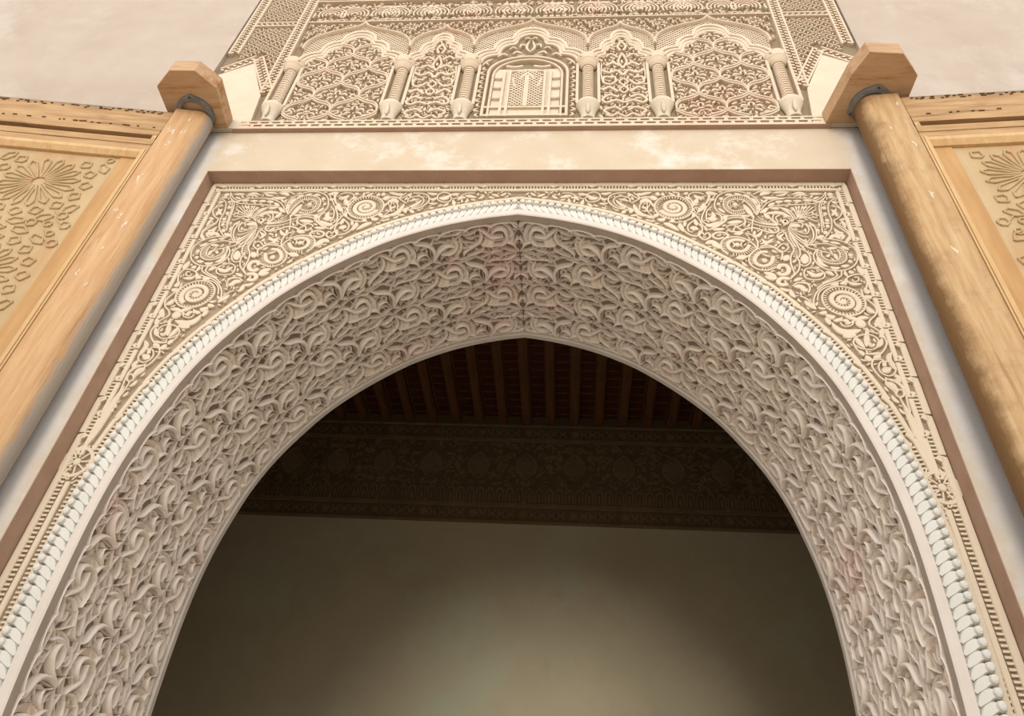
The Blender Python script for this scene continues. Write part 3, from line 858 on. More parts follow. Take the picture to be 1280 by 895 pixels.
# ------------------------------------------------------------------ border of the field
H = Y_G - Y_TOP                                 # height of the carved faces over the ground
def teeth_line(A, P0, P1, u0, u1, axis, step=.0195, w=.0042, h=None):
    pass
def j_piece(outer, inner, mid, a, b, mp_pts):
    return mp_pts
for sg in (1, -1):
    # rectangular border, right half and mirrored left half: runs from the axis along the top and down the side
    XO, XC, XI = 1.978, 1.951, 1.926            # centre lines: outer strip, toothed channel, inner strip
    ZO, ZC, ZI = 5.541, 5.513, 5.487
    TA = Acc()
    def band_xy(q, lane):                       # q: length from the axis along the top, then down; lane 0 outer 1 channel 2 inner
        X = (XO, XC, XI)[lane]; Z = (ZO, ZC, ZI)[lane]
        return (q, Z) if q <= X else (X, Z - (q - X))
    q_end = 1.95 + (5.52 - 1.3)
    links = [.217 + .242 * k for k in range(8)] + [1.951 + .20 + .223 * k for k in range(9)]
    # teeth
    q = .02
    while q < q_end:
        if all(not (-.012 < q - l < .052) for l in links) and abs(q - 1.951) > .02:
            x, z = band_xy(q, 1)
            top = q < 1.951
            if top: TA.rect(x - .0042, x + .0042, z - .014, z + .014, H * .72)
            else: TA.rect(x - .014, x + .014, z - .0045, z + .0045, H * .72)
        q += .0195 if q < 1.951 else .0215
    TA.build('teeth', map_face(sg, 0), M_SPAN, field, kind='stuff')
    # strips, each with one bent end hooked over the channel
    stops = [0.0] + links
    for i, a in enumerate(stops):
        b = stops[i + 1] if i + 1 < len(stops) else None
        qe = b if b is not None else q_end
        for lane in (0, 2):
            if lane == 2 and a > links[-2]: continue
            if lane == 0: qs, qx = a, qe + .012
            else: qs, qx = a + .042, (qe + .046 if b else qe)
            if i == 0: qs = 0.0
            pts = [band_xy(v, lane) for v in np.arange(qs, qx, .03)] + [band_xy(qx, lane)]
            if qs < (XO if lane == 0 else XI) < qx:
                c = ((XO, ZO) if lane == 0 else (XI, ZI))
                pts = [p for p in pts if p[1] == c[1] and p[0] < c[0] - .01] + [c] + [p for p in pts if p[1] < c[1] - .01]
            if lane == 0 and i > 0:             # hook at the start
                pts = [band_xy(a - .012, 1), band_xy(a + .006, 1) if 0 else tuple((np.array(band_xy(a - .006, 1)) * .5 + np.array(band_xy(a + .004, 0)) * .5))] + [p for p in pts[1:]]
            if lane == 2 and b is not None:     # hook at the end
                pts = pts[:-1] + [tuple(np.array(band_xy(qe + .042, 2)) * .6 + np.array(band_xy(qe + .046, 1)) * .4), band_xy(qe + .052, 1)]
            A = Acc(); n = len(pts)
            A.stroke(pts, .0165 if lane == 0 else .0128, H + (.002 if lane == 0 else 0), 'flat', 0, smooth=False)
            A.build('border_strip', map_face(sg, 0), M_SPAN, field)
    # border along the arch
    D0, D1, D2 = .163, .185, .208
    TA = Acc()
    al = [.376 + .2055 * k for k in range(11)]
    s = smin(D1) + .02
    while s < S_END - .02:
        if all(not (-.008 < s - l < .045) for l in al):
            TA.rect(s - .0042, s + .0042, D1 - .0115, D1 + .0115, H * .72)
        s += .0205
    TA.build('teeth', map_arch(sg), M_SPAN, field, kind='stuff')
    stops = [None] + al
    for i, a in enumerate(stops):
        b = al[i] if i < len(al) else None
        for lane, D in ((0, D2), (2, D0)):
            st = smin(D) if a is None else (a if lane == 0 else a + .036)
            if b is None: en = (2.62 if lane == 0 else S_END)
            else: en = b + (.010 if lane == 0 else .040)
            ss = np.arange(st, en, .03); pts = [(v, D) for v in ss] + [(en, D)]
            if lane == 0 and a is not None: pts = [(a - .010, D1 + .001), (a - .002, D1 + .012)] + [p for p in pts if p[0] > a + .015]
            if lane == 2 and b is not None: pts = [p for p in pts if p[0] < b + .025] + [(b + .040, D1 - .012), (b + .046, D1)]
            A = Acc(); A.stroke(pts, .0128, H, 'flat', 0, smooth=False)
            A.build('border_strip', map_arch(sg), M_SPAN, field)
    # foot of the field: rosette, and plain strip between two toothed channels below it
    A = Acc(); cx, cz = 1.928, 3.408
    t = np.linspace(0, 2 * math.pi, 33)
    A.stroke(np.c_[cx + np.cos(t) * .070, cz + np.sin(t) * .076], .0095, H, 'flat', 0, smooth=False, closed=True)
    A.blob((cx, cz), .019, .021, H, 0, 14)
    for q in range(9):
        a = q * 2 * math.pi / 9 + .3
        A.stroke([(cx + math.cos(a) * .022, cz + math.sin(a) * .024), (cx + math.cos(a) * .066, cz + math.sin(a) * .070)], .0038, H * .9, 'slab', 0, smooth=False)
    A.build('rosette', map_face(sg, 0), M_SPAN, field, label='small carved wheel rosette in the border')
    A = Acc()
    zz = np.linspace(3.30, 1.3, 40)
    A.stroke(np.c_[np.full(40, 1.9185), zz], .0135, H, 'flat', 0, smooth=False)
    A.build('border_strip', map_face(sg, 0), M_SPAN, field)
    A = Acc()
    for (x0, z0, x1, z1) in ((1.905, 3.31, 1.885, 3.34), (1.925, 3.31, 1.925, 3.335), (1.93, 3.31, 1.955, 3.34), (1.90, 3.29, 1.88, 3.31), (1.94, 3.29, 1.965, 3.31),
                             (1.89, 3.50, 1.875, 3.47), (1.905, 3.50, 1.90, 3.475), (1.94, 3.50, 1.955, 3.475), (1.955, 3.51, 1.97, 3.49)):
        A.stroke([(x0, z0), (x1, z1)], .0035, H * .9, 'slab', 0, smooth=False)
    A.leaf([(1.885, 3.86), (1.900, 3.74), (1.912, 3.60), (1.918, 3.50)], .021, H, 'flat')
    A.build('fan', map_face(sg, 0), M_SPAN, field)

# ------------------------------------------------------------------ spandrels: traced scrollwork
SPS = []
for L in SPANDREL.strip().splitlines():
    t = L.split(); P = np.array([[float(v) for v in q.split(',')] for q in t[2:]]) / 1000
    SPS.append((t[0], float(t[1]) / 10000, P))
def inside(P):
    d = np.hypot(P[:, 0][:, None] + .005 - XS - ARC[None, :, 0], P[:, 1][:, None] - ARC[None, :, 1]).min(1)
    ax = np.interp(P[:, 1], ARC[::-1, 1], ARC[::-1, 0])
    out = (P[:, 0] + .005 - XS > ax) | (P[:, 1] > ARC[0, 1])
    return (P[:, 1] < 5.474) & (P[:, 0] < 1.914) & (d > .221) & (P[:, 0] > .0) & out
for sg in (1, -1):
    vine = Acc(); tooth = Acc(); drawn = []
    for kind, w, P in SPS:
        if kind == 'b':
            if not inside(P)[0]: continue
            drawn.append((P, w))
            A = Acc(); A.blob(P[0], w, w * 1.15, H * .95, 0); A.build('seed', map_face(sg), M_SPAN, field)
        elif kind == 'l':
            D = catmull(P, 5)
            ok = inside(D); R = runs(D, ok)
            if not R: continue
            R = max(R, key=len)
            if len(R) < 4: continue
            drawn.append((R, w))
            A = Acc(); A.leaf(R[::max(1, len(R) // 5)], w * 1.05, H * .96, 'flat'); A.build('leaf', map_face(sg), M_SPAN, field)
        elif kind == 'c' or kind == 't':
            drawn.append((catmull(P, 5), w if kind == 'c' else w * 1.1))
        if kind == 'c': tooth.comb(P, w, H * .7, 0)
        elif kind == 't': vine.taper(P, w * 1.1, H)
        elif kind == 's':
            D = catmull(P, 5)
            for R in runs(D, inside(D)):
                drawn.append((R, w * 1.15))
                vine.stroke(R, w * 1.15, H, 'flat', 0, smooth=False)
    # the two great spirals
    for (cx, cz, R, a0, dr) in ((1.758, 4.527, .108, math.radians(-60), 1), (.939, 5.311, .112, math.radians(200), 1)):
        A = Acc(); t = np.linspace(0, 2 * math.pi, 49)
        vine.stroke(np.c_[cx + np.cos(t) * R, cz + np.sin(t) * R], .0055, H, 'flat', 0, smooth=False, closed=True)
        tt = np.linspace(0, 1, 90); th = a0 + tt * 2 * math.pi * 2.15
        rr = .077 * (1 - tt) ** .85 + .004
        A.stroke(np.c_[cx + np.cos(th) * rr, cz + np.sin(th) * rr], .0150 - .005 * tt, H * 1.05, 'flat', 0, smooth=False)
        A.blob((cx, cz), .016, .016, H * 1.05, 0)
        A.build('spiral', map_face(sg), M_SPAN, field, label='coiled spiral with a toothed ring round it')
        tooth.comb(np.c_[cx + np.cos(t) * (R - .013), cz + np.sin(t) * (R - .013)], .008, H * .8, 0, step=.0165, w=.0034)
        t2 = th[(rr > .025) & (rr < .06)]; r2 = rr[(rr > .025) & (rr < .06)] - .019
        tooth.comb(np.c_[cx + np.cos(t2) * r2, cz + np.sin(t2) * r2], .006, H * .8, 0, step=.014, w=.003)
    for c in ((1.758, 4.527), (.939, 5.311)):
        gx, gz = np.meshgrid(np.linspace(-.12, .12, 25), np.linspace(-.12, .12, 25))
        k = np.hypot(gx, gz) < .116
        drawn.append((np.c_[c[0] + gx[k], c[1] + gz[k]], .006))
    g = np.random.default_rng(11)
    cand = np.c_[g.uniform(.05, 1.92, 14000), g.uniform(3.7, 5.48, 14000)]
    _x, _z = arc_pt(np.linspace(smin(.22), 2.6, 260), .2185); drawn.append((np.c_[_x + XS - .005, _z], .003))
    for i in range(0, 1914, 12): drawn.append((np.array([[i / 1000, 5.478]]), .004))
    for i in range(3500, 5480, 12): drawn.append((np.array([[1.917, i / 1000]]), .004))
    ok = inside(cand)
    fill = Acc()
    for P, w in fillers(drawn, cand[ok], .0042, .017, .0035):
        fill.leaf(P, w, H * .93, 'flat')
    fill.build('small_leaves', map_face(sg), M_SPAN, field, kind='stuff')
    vine.build('scrollwork', map_face(sg), M_SPAN, field, kind='stuff')
    tooth.build('scroll_teeth', map_face(sg), M_SPAN, field, kind='stuff')

# ------------------------------------------------------------------ frieze above the arch
FY = -.032; FG = .004                             # face and ground depths
frz = empty('carved_frieze', (0, 0, Z_LEDGE))
tag(frz, 'carved stucco frieze of five blind arches on small twisted columns above the big arch', 'carving')
def map_f(u, v, h): return np.c_[u, FG - h, v - Z_LEDGE]
FH = FG - FY
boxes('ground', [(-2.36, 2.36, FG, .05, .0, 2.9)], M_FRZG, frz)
A = Acc(); A.rect(-1.97, 1.97, 6.0, 6.012, FH)
A.build('ledge_moulding', map_f, M_FRZ, frz)
boxes('ledge_underside', [(-1.97, 1.97, FY, .0, -.004, .0)], M_REVEAL, frz)
# plaited strip at the foot
A = Acc()
for z in (6.016, 6.052, 6.086): A.rect(-1.93, 1.93, z - .0075, z + .0075, FH)
for i in range(49):
    x = -1.92 + i * .08
    A.rect(x - .012, x + .012, 6.02, 6.052, FH * .97); A.rect(x + .028, x + .052, 6.05, 6.088, FH * .97)
A.build('plaited_strip', map_f, M_FRZ, frz, kind='stuff')

def tube_obj(name, prof, x, m, parent, n=14, depth=1.0, dy=0.0):
    """half-round turned shape on the face: profile of (z, radius)"""
    V = []; F = []; k = len(prof)
    for i in range(n + 1):
        a = math.pi * i / n
        for z, r in prof: V.append((x + math.cos(a) * r, FG - .008 - math.sin(a) * r * depth - dy, z - Z_LEDGE))
    for i in range(n):
        for j in range(k - 1): F.append((i * k + j, i * k + j + 1, (i + 1) * k + j + 1, (i + 1) * k + j))
    F.append(tuple(i * k + k - 1 for i in range(n + 1))); F.append(tuple(i * k for i in range(n + 1))[::-1])
    return mesh_obj(name, V, F, m, parent, smooth=False)

CX = [-1.765, -.925, -.43, .43, .925, 1.765]
for x in CX:
    col = empty('colonnette', (0, 0, 0)); col.parent = frz
    tube_obj('shaft', [(6.285, .044), (6.30, .040), (6.76, .040), (6.775, .044)], x, M_FRZ, col)
    A = Acc()
    for i in range(15):                          # herringbone carved up the shaft
        z = 6.315 + i * .030
        A.stroke([(x - .036, z), (x - .018, z + .017), (x, z + .010)], .0055, .006, 'flat', 0, per=2)
        A.stroke([(x + .036, z), (x + .018, z + .017), (x, z + .010)], .0055, .006, 'flat', 0, per=2)
    xx = x
    A.build('chevrons', lambda u, v, h: np.c_[u, FG - .008 - np.sqrt(np.maximum(.040 ** 2 - (u - xx) ** 2, 0)) - h, v - Z_LEDGE], M_FRZ, col)
    b = empty('base', (0, 0, 0)); b.parent = col
    bpy.data.objects.remove(b)
    tube_obj('base', [(6.10, .048), (6.16, .048), (6.20, .058), (6.25, .078), (6.262, .082), (6.285, .082), (6.288, .05)], x, M_PALE, col, depth=.9)
    A = Acc()
    A.leaf([(x, 6.115), (x, 6.17), (x, 6.235)], .014, .012, 'ridge')
    A.build('base_leaf', lambda u, v, h: np.c_[u, FG - .055 - h - (v - 6.1) * .16, v - Z_LEDGE], M_PALE, col)
    tube_obj('capital', [(6.77, .05), (6.79, .062), (6.82, .074), (6.83, .08), (6.895, .082), (6.90, .05)], x, M_FRZ, col)
    A = Acc()
    t = np.linspace(0, 2 * math.pi, 25)
    A.stroke(np.c_[x + np.cos(t) * .055, 6.863 + np.sin(t) * .024], .006, .008, 'flat', 0, smooth=False, closed=True)
    A.blob((x - .022, 6.863), .013, .011, .008); A.blob((x + .022, 6.863), .013, .011, .008)
    A.build('scroll', lambda u, v, h: np.c_[u, FG - .071 - h, v - Z_LEDGE], M_FRZ, col)
    # frame strips each side of the shaft
    A = Acc()
    for dx in (-.075, .075):
        if abs(x + dx) > 1.9: continue
        A.rect(x + dx - .010, x + dx + .010, 6.29, 6.83, FH * .9)
    A.build('side_strip', map_f, M_FRZ, col)

def sym(A, cx, P, fn, *a, **k):
    P = np.asarray(P, float)
    for sg in (1, -1):
        getattr(A, fn)(np.c_[cx + sg * P[:, 0], P[:, 1]], *a, **k)

def hood_pts(w, hp):
    q = hp - 7.115
    return [(w, 7.115), (w * .965, 7.115 + q * .25), (w * .82, 7.115 + q * .47), (w * .52, 7.115 + q * .66), (w * .24, 7.115 + q * .775), (w * .08, 7.115 + q * .88), (0, hp)]
bays = [(-1.345, .84, 0), (-.6775, .495, 1), (0, .86, 2), (.6775, .495, 1), (1.345, .84, 0)]
for cx, W, typ in bays:
    w = W / 2
    top = 7.385 if typ != 1 else 7.32
    # stepped lobes in three mouldings
    lob = empty('lobed_arch', (0, 0, 0)); lob.parent = frz
    for q, (off, hh) in enumerate(((0, FH), (.036, FH * .82), (.068, FH * .66))):
        def lobes(off):
            b = 6.915; H1 = (top - b)
            P = []
            def arc(x0, z0, x1, z1, n=7):        # quarter lobe
                t = np.linspace(0, math.pi / 2, n)
                return [(x1 + (x0 - x1) * math.cos(v), z0 + (z1 - z0) * math.sin(v)) for v in t]
            xs = [.97, .62, .30]; zs = [0, .34, .66]
            P += arc(w * xs[0], b, w * (xs[1] + .02), b + H1 * .30)
            P += arc(w * xs[1], b + H1 * .36, w * (xs[2] + .03), b + H1 * .66)
            P += arc(w * xs[2], b + H1 * .72, 0.0, top, 9)
            P = np.array(P)
            c = np.array([0, b - .25]); v = P - c; L = np.linalg.norm(v, axis=1)[:, None]
            return c + v * (1 - off / np.maximum(L, .3))
        A = Acc(); P = lobes(off)
        for sg in (1, -1):
            A.stroke(np.c_[cx + sg * P[:, 0], P[:, 1]], .0155, hh, 'flat', 0, smooth=False)
        A.build('moulding', map_f, M_FRZ, lob)
    # ogee hood
    A = Acc()
    hp = 7.535 if typ != 1 else 7.46
    Q = hood_pts(w, hp)
    sym(A, cx, Q, 'stroke', .0145, FH * 1.25, 'round', 0)
    A.build('hood_moulding', map_f, M_FRZ, frz)
    # fine grid between the hood and the lobes
    A = Acc()
    Qc = catmull(Q, 6)[::-1]; lo = lobes(0)[::-1]
    def zs_at(arr, xq): return np.interp(xq, arr[:, 0], arr[:, 1])
    Qs = Qc[np.argsort(Qc[:, 0])]; Ls = lo[np.argsort(lo[:, 0])]
    for sg in (1, -1):
        for k in range(-26, 40):
            for sl in (1, -1):
                xs = np.linspace(0.0, w * .985, 60)
                z = 7.0 + k * .031 + sl * xs * .9
                ok = (z < zs_at(Qs, xs) - .008) & (z > zs_at(Ls, xs) + .010)
                for R in runs(np.c_[xs, z], ok):
                    A.stroke([(cx + sg * R[0][0], R[0][1]), (cx + sg * R[-1][0], R[-1][1])], .0040, FH * .40, 'slab', 0, smooth=False)
    A.build('lattice', map_f, M_FRZ, frz, kind='stuff')
    # panel inside the arch
    def under(P, m=.075):
        P = np.asarray(P); x = np.abs(P[:, 0] - cx)
        return (P[:, 1] < zs_at(Ls, x) - m) & (x < w - .088) & (P[:, 1] > 6.105)
    A = Acc(); L_ = []
    if typ == 0:
        dx, dz = .165, .205                      # net of pointed ogival cells
        for i in range(-3, 4):
            for j in range(-1, 8):
                if (i + j) % 2 == 0: continue
                x0 = cx + i * dx; z0 = 6.195 + (j - 1) * dz + .0
                for sg in (1, -1):
                    P = [(x0, z0), (x0 + sg * dx * .30, z0 - dz * .22), (x0 + sg * dx * .80, z0 - dz * .42), (x0 + sg * dx, z0 - dz * .72), (x0 + sg * dx * 1.0, z0 - dz)]
                    D = catmull(P, 4)
                    for R in runs(D, under(D)):
                        for o_ in (-.010, .010): A.stroke(R + np.array([0, o_]), .0072, FH * (.95 if o_ > 0 else .82), 'flat', 0, smooth=False)
                    P = [(x0 + sg * .012, z0 + .02), (x0 + sg * .05, z0 + .035), (x0 + sg * .062, z0 + .008), (x0 + sg * .036, z0 - .004)]
                    D = catmull(P, 3)
                    for R in runs(D, under(D)): A.stroke(R, .0075, FH * .8, 'flat', 0, smooth=False)
                # flower in the cell
                fx, fz = x0, z0 - dz * 1.0 + .01
                for sg in (1, -1):
                    for P, ww in (([(0, .075), (.018, .05), (.010, .022)], .009), ([(.02, .02), (.055, .035), (.075, .006)], .011),
                                  ([(.015, -.012), (.05, -.018), (.062, -.045)], .010), ([(.01, -.04), (.022, -.06), (.01, -.082)], .008),
                                  ([(.03, .058), (.05, .075), (.066, .06)], .007)):
                        D = np.array([(fx + sg * a, fz + .02 + b) for a, b in P])
                        if under(D).all(): L_.append((D, ww))
        for D, ww in L_: A.leaf(D, ww, FH * .62, 'flat')
    elif typ == 1:
        sets = [([(0, 6.12), (.05, 6.16), (.09, 6.13), (.13, 6.15)], .009), ([(.02, 6.20), (.07, 6.24), (.14, 6.20), (.10, 6.15)], .010),
                ([(0, 6.30), (.06, 6.33), (.12, 6.30), (.15, 6.34), (.10, 6.40), (.04, 6.37)], .011), ([(0, 6.42), (.03, 6.47), (0, 6.52), (.03, 6.57), (0, 6.62)], .008),
                ([(.04, 6.44), (.10, 6.50), (.15, 6.46)], .012), ([(.04, 6.60), (.09, 6.54), (.14, 6.57), (.13, 6.64), (.07, 6.63)], .010),
                ([(0, 6.66), (.04, 6.73), (.10, 6.70), (.15, 6.74)], .012), ([(.02, 6.80), (.07, 6.84), (.12, 6.80)], .012),
                ([(0, 6.76), (.03, 6.86), (0, 6.98)], .009), ([(.03, 6.92), (.08, 6.97), (.12, 6.93)], .010), ([(.01, 7.02), (.03, 7.09), (.0, 7.16)], .010),
                ([(.05, 7.03), (.09, 7.06), (.11, 7.02)], .008), ([(.15, 6.60), (.155, 6.70), (.15, 6.82)], .006), ([(.16, 6.22), (.163, 6.35), (.16, 6.5)], .006)]
        for P, ww in sets:
            for sg in (1, -1):
                D = catmull([(cx + sg * a, b) for a, b in P], 4)
                for R in runs(D, under(D, .06)): A.stroke(R, ww, FH * .8, 'flat', 0, smooth=False)
        for i in range(60):
            a = rng.uniform(.01, w - .09); b = rng.uniform(6.12, 7.2); an = rng.uniform(0, 3.1)
            for sg in (1, -1):
                D = np.array([(cx + sg * (a + math.cos(an) * t), b + math.sin(an) * t) for t in (-.018, 0, .018)])
                if under(D, .06).all(): A.leaf(D, .0062, FH * .5, 'flat')
    if typ != 2:
        dr = [(np.vstack([u[:, :2] for u in A.U]), .002)]
        g = np.random.default_rng(3 + typ)
        cd = np.c_[cx + g.uniform(-w, w, 2600), g.uniform(6.11, 7.4, 2600)]
        cd = cd[under(cd, .092)]
        for P, ww in fillers(dr, cd, .004, .013, .0035): A.leaf(P, ww, FH * .6, 'flat')
    A.build('arabesque', map_f, M_FRZ, frz, kind='stuff')

# window-like interlaced frame in the middle bay
nic = empty('blind_window', (0, 0, 0)); nic.parent = frz; nic['label'] = 'interlaced frame with a lattice and an arrow shape in the middle bay'
def nframe(name, hw, z0, z1, wd, h, step=None):
    A = Acc()
    P = [(hw, z0), (hw, z0 + (z1 - z0) * .72)]
    t = np.linspace(0, math.pi / 2, 8)
    P2 = [(hw * (1 - (1 - math.cos(v)) * 1.0), z0 + (z1 - z0) * (.72 + .28 * math.sin(v))) for v in t]
    P = np.array(P + P2[1:])
    for sg in (1, -1): A.stroke(np.c_[sg * P[:, 0], P[:, 1]], wd, h, 'flat', 0, smooth=False)
    A.build(name, map_f, M_FRZ, nic)
nframe('outer_frame', .285, 6.13, 6.94, .011, FH)
nframe('middle_frame', .247, 6.13, 6.90, .009, FH * .9)
boxes('back_panel', [(-.235, .235, FG - .018, FG, 6.14 - Z_LEDGE, 6.78 - Z_LEDGE)], M_PALE, nic)
A = Acc()
for x in (-.165, -.125, .125, .165): A.rect(x - .0095, x + .0095, 6.13, 6.74, FH)
for z in (6.145, 6.245): A.rect(-.29, .29, z - .0095, z + .0095, FH * .94)
for x in (-.2, .2):
    for z in (6.36, 6.50, 6.63): A.stroke([(x - .045, z + .004), (x, z - .008), (x + .045, z + .004)], .0085, FH * 1.05, 'round', 0, per=3)
for x in (-.1, .1): A.stroke([(x - .06, 6.80), (x, 6.785), (x + .06, 6.80)], .012, FH, 'flat', 0, per=3)
A.build('bars', map_f, M_FRZ, nic)
A = Acc(); A.rect(-.112, .112, 6.255, 6.745, .020)
A.build('lattice_ground', map_f, M_FRZG, nic)
A = Acc()
for i in range(-12, 13):
    for sl in (1, -1):
        xs = np.linspace(-.112, .112, 40); z = 6.5 + i * .034 + sl * xs
        for R in runs(np.c_[xs, z], (z > 6.26) & (z < 6.74 - (xs / .112) ** 2 * .06)):
            A.stroke([R[0], R[-1]], .0042, .034, 'slab', .018, smooth=False)
A.build('lattice', map_f, M_FRZ, nic, kind='stuff')
A = Acc()
A.rect(-.016, .016, 6.25, 6.66, FH * 1.05)
A.stroke([(-.055, 6.60), (0, 6.70)], .011, FH * 1.08, 'flat', 0); A.stroke([(.055, 6.60), (0, 6.70)], .011, FH * 1.08, 'flat', 0)
A.stroke([(-.10, 6.62), (-.085, 6.52), (-.06, 6.50)], .009, FH, 'flat', 0); A.stroke([(.10, 6.62), (.085, 6.52), (.06, 6.50)], .009, FH, 'flat', 0)
A.build('arrow', map_f, M_FRZ, nic)
A = Acc()
for sg in (1, -1):
    for i in range(11):
        z = 6.14 + i * .062
        A.leaf([(sg * .305, z), (sg * (.33 + .012 * (i % 2)), z + .022), (sg * .315, z + .045)], .009, FH * .7, 'flat')
    for P, ww in (([(0, 7.02), (.03, 7.10), (.01, 7.2)], .011), ([(.05, 6.99), (.10, 7.03), (.13, 6.99)], .011), ([(.03, 7.12), (.07, 7.14), (.08, 7.09)], .010),
                  ([(.16, 6.97), (.2, 7.0), (.24, 6.95)], .011), ([(.27, 6.92), (.3, 6.9), (.33, 6.86)], .010), ([(0, 7.22), (.03, 7.25), (.05, 7.22)], .008),
                  ([(.1, 7.07), (.13, 7.1), (.16, 7.06)], .008), ([(.29, 6.83), (.32, 6.87), (.34, 6.82)], .008), ([(.03, 6.985), (.06, 6.97), (.1, 6.975)], .007)):
        A.leaf([(sg * a, b) for a, b in P], ww, FH * .75, 'flat')
A.build('arabesque', map_f, M_FRZ, frz, kind='stuff')

# field over the hoods: dense leaf and curl carving in two registers
def hood_z(x):
    for cx, W, typ in bays:
        w = W / 2
        if abs(x - cx) <= w + .001:
            hp = 7.535 if typ != 1 else 7.46
            Q = np.array(hood_pts(w, hp))[::-1]
            return float(np.interp(abs(x - cx), Q[:, 0], Q[:, 1]))
    return 7.1
A = Acc()
for i in range(31):                              # curls on a staggered net, mirrored about the middle
    for j in range(9):
        x = i * .0605 + (.03 if j % 2 else 0); z = 7.15 + j * .050
        if z < hood_z(x) + .035 or z > 7.545 or x > 1.80: continue
        ph = (i * 7 + j * 3) % 4 * 1.57 + .5
        for sg in (1, -1):
            t = np.linspace(0, 4.2, 7); r = .024 - .0045 * t
            A.stroke(np.c_[sg * (x + np.cos(ph + t) * r), z + np.sin(ph + t) * r * 1.1], .0058, FH * .85, 'flat', 0, smooth=False)
            A.leaf([(sg * (x + .02 * math.cos(ph)), z + .02), (sg * (x + .034 * math.cos(ph + .5)), z + .034 * math.sin(ph + .5)), (sg * (x + .03), z - .015)], .006, FH * .6, 'flat')
# upper register: big paired lobes joined by a running stem
A.rect(-1.84, 1.84, 7.567, 7.579, FH * .8)
for z in (7.93, 7.96): A.rect(-1.84, 1.84, z, z + .014, FH)
for cx, W, typ in bays + [(-1.79, 0, 3), (1.79, 0, 3), (-.33, 0, 3), (.33, 0, 3), (-1.0, 0, 3), (1.0, 0, 3)]:
    for sg in (1, -1):
        for r, ww in ((.115, .009), (.085, .008), (.055, .008), (.026, .012)):
            t = np.linspace(-.6, 3.6, 12)
            P = np.c_[cx + sg * (.13 + np.cos(t) * r), 7.70 + np.sin(t) * r * .95]
            for R in runs(P, np.abs(P[:, 0]) < 1.83): A.stroke(R, ww * .8, FH * .9, 'flat', 0, smooth=False)
        for q in range(5):
            P = np.array([(cx + sg * (.02 + q * .05), 7.60 + q * .004), (cx + sg * (.035 + q * .05), 7.625), (cx + sg * (.05 + q * .05), 7.60)])
            if (np.abs(P[:, 0]) < 1.83).all(): A.leaf(P, .008, FH * .6)
            P = P + np.array([0, .23])
            if (np.abs(P[:, 0]) < 1.83).all(): A.leaf(P, .010, FH * .6)
for i in range(330):
    x = rng.uniform(.0, 1.82); z = rng.uniform(7.59, 7.92); an = rng.uniform(0, 3.14)
    for sg in (1, -1):
        A.leaf([(sg * (x - .018 * math.cos(an)), z - .018 * math.sin(an)), (sg * (x + .004), z + .004), (sg * (x + .018 * math.cos(an)), z + .018 * math.sin(an))], .006, FH * .55)
A.build('leaf_carving', map_f, M_FRZ, frz, kind='stuff')

# side panels: toothed double bands, zigzag foot, small knotwork
for sg in (1, -1):
    A = Acc()
    def fband(x0, z0, x1, z1, wd=.036):
        d = np.array([x1 - x0, z1 - z0]); L = np.linalg.norm(d); d /= L; n = np.array([-d[1], d[0]])
        for q in (-wd, 0, wd) if 0 else (-wd, wd):
            A.stroke([(sg * (x0 + n[0] * q), z0 + n[1] * q), (sg * (x1 + n[0] * q), z1 + n[1] * q)], .0085, FH * .95, 'flat', 0, smooth=False)
        k = int(L / .042)
        for i in range(k):
            c = np.array([x0, z0]) + d * (i + .5) * L / k
            for q, o in ((-.017, 0), (.017, .021)):
                p = c + n * q + d * o
                a, b = p - n * .013 - d * .006, p + n * .013 + d * .006
                A.stroke([(sg * a[0], a[1]), (sg * b[0], b[1])], .0085, FH * .8, 'slab', 0, smooth=False)
    fband(1.878, 6.47, 1.878, 8.3); fband(2.300, 7.06, 2.300, 8.3)
    fband(1.878, 6.52, 2.078, 6.99); fband(2.078, 6.99, 2.30, 6.80)
    fband(1.915, 7.545, 2.265, 7.545, .028)
    A.build('toothed_band', map_f, M_FRZ, frz, kind='stuff')
    A = Acc()
    for i in range(16):
        for j in range(34):
            x = 1.93 + i * .025; z = 6.75 + j * .04 + (.02 if i % 2 else 0)
            lo = 6.72 + (x - 1.915) * 2.35 if x < 2.078 else 7.08 - (x - 2.078) * .9
            if z < lo + .03 or x > 2.245 or 7.47 < z < 7.62: continue
            an = ((i * 5 + j * 11) % 7) * .45
            A.leaf([(sg * (x - .022 * math.cos(an)), z - .018 * math.sin(an)), (sg * (x + .003), z + .006), (sg * (x + .022 * math.cos(an)), z + .018 * math.sin(an))], .0052, FH * .7)
    A.build('knotwork', map_f, M_FRZ, frz, kind='stuff')
    # plain pointed plaster patches under the zigzag
    P = [(sg * 1.86, 6.012), (sg * 1.90, 6.44), (sg * 2.085, 6.90), (sg * 2.36, 6.70), (sg * 2.36, 6.012)]
    V = [(a, FY + .004, b - Z_LEDGE) for a, b in P] + [(a, FG, b - Z_LEDGE) for a, b in P]; n = 5
    mesh_obj('plain_patch', V, [tuple(range(n))] + [(i, (i + 1) % n, n + (i + 1) % n, n + i) for i in range(n)], M_PALE, frz)

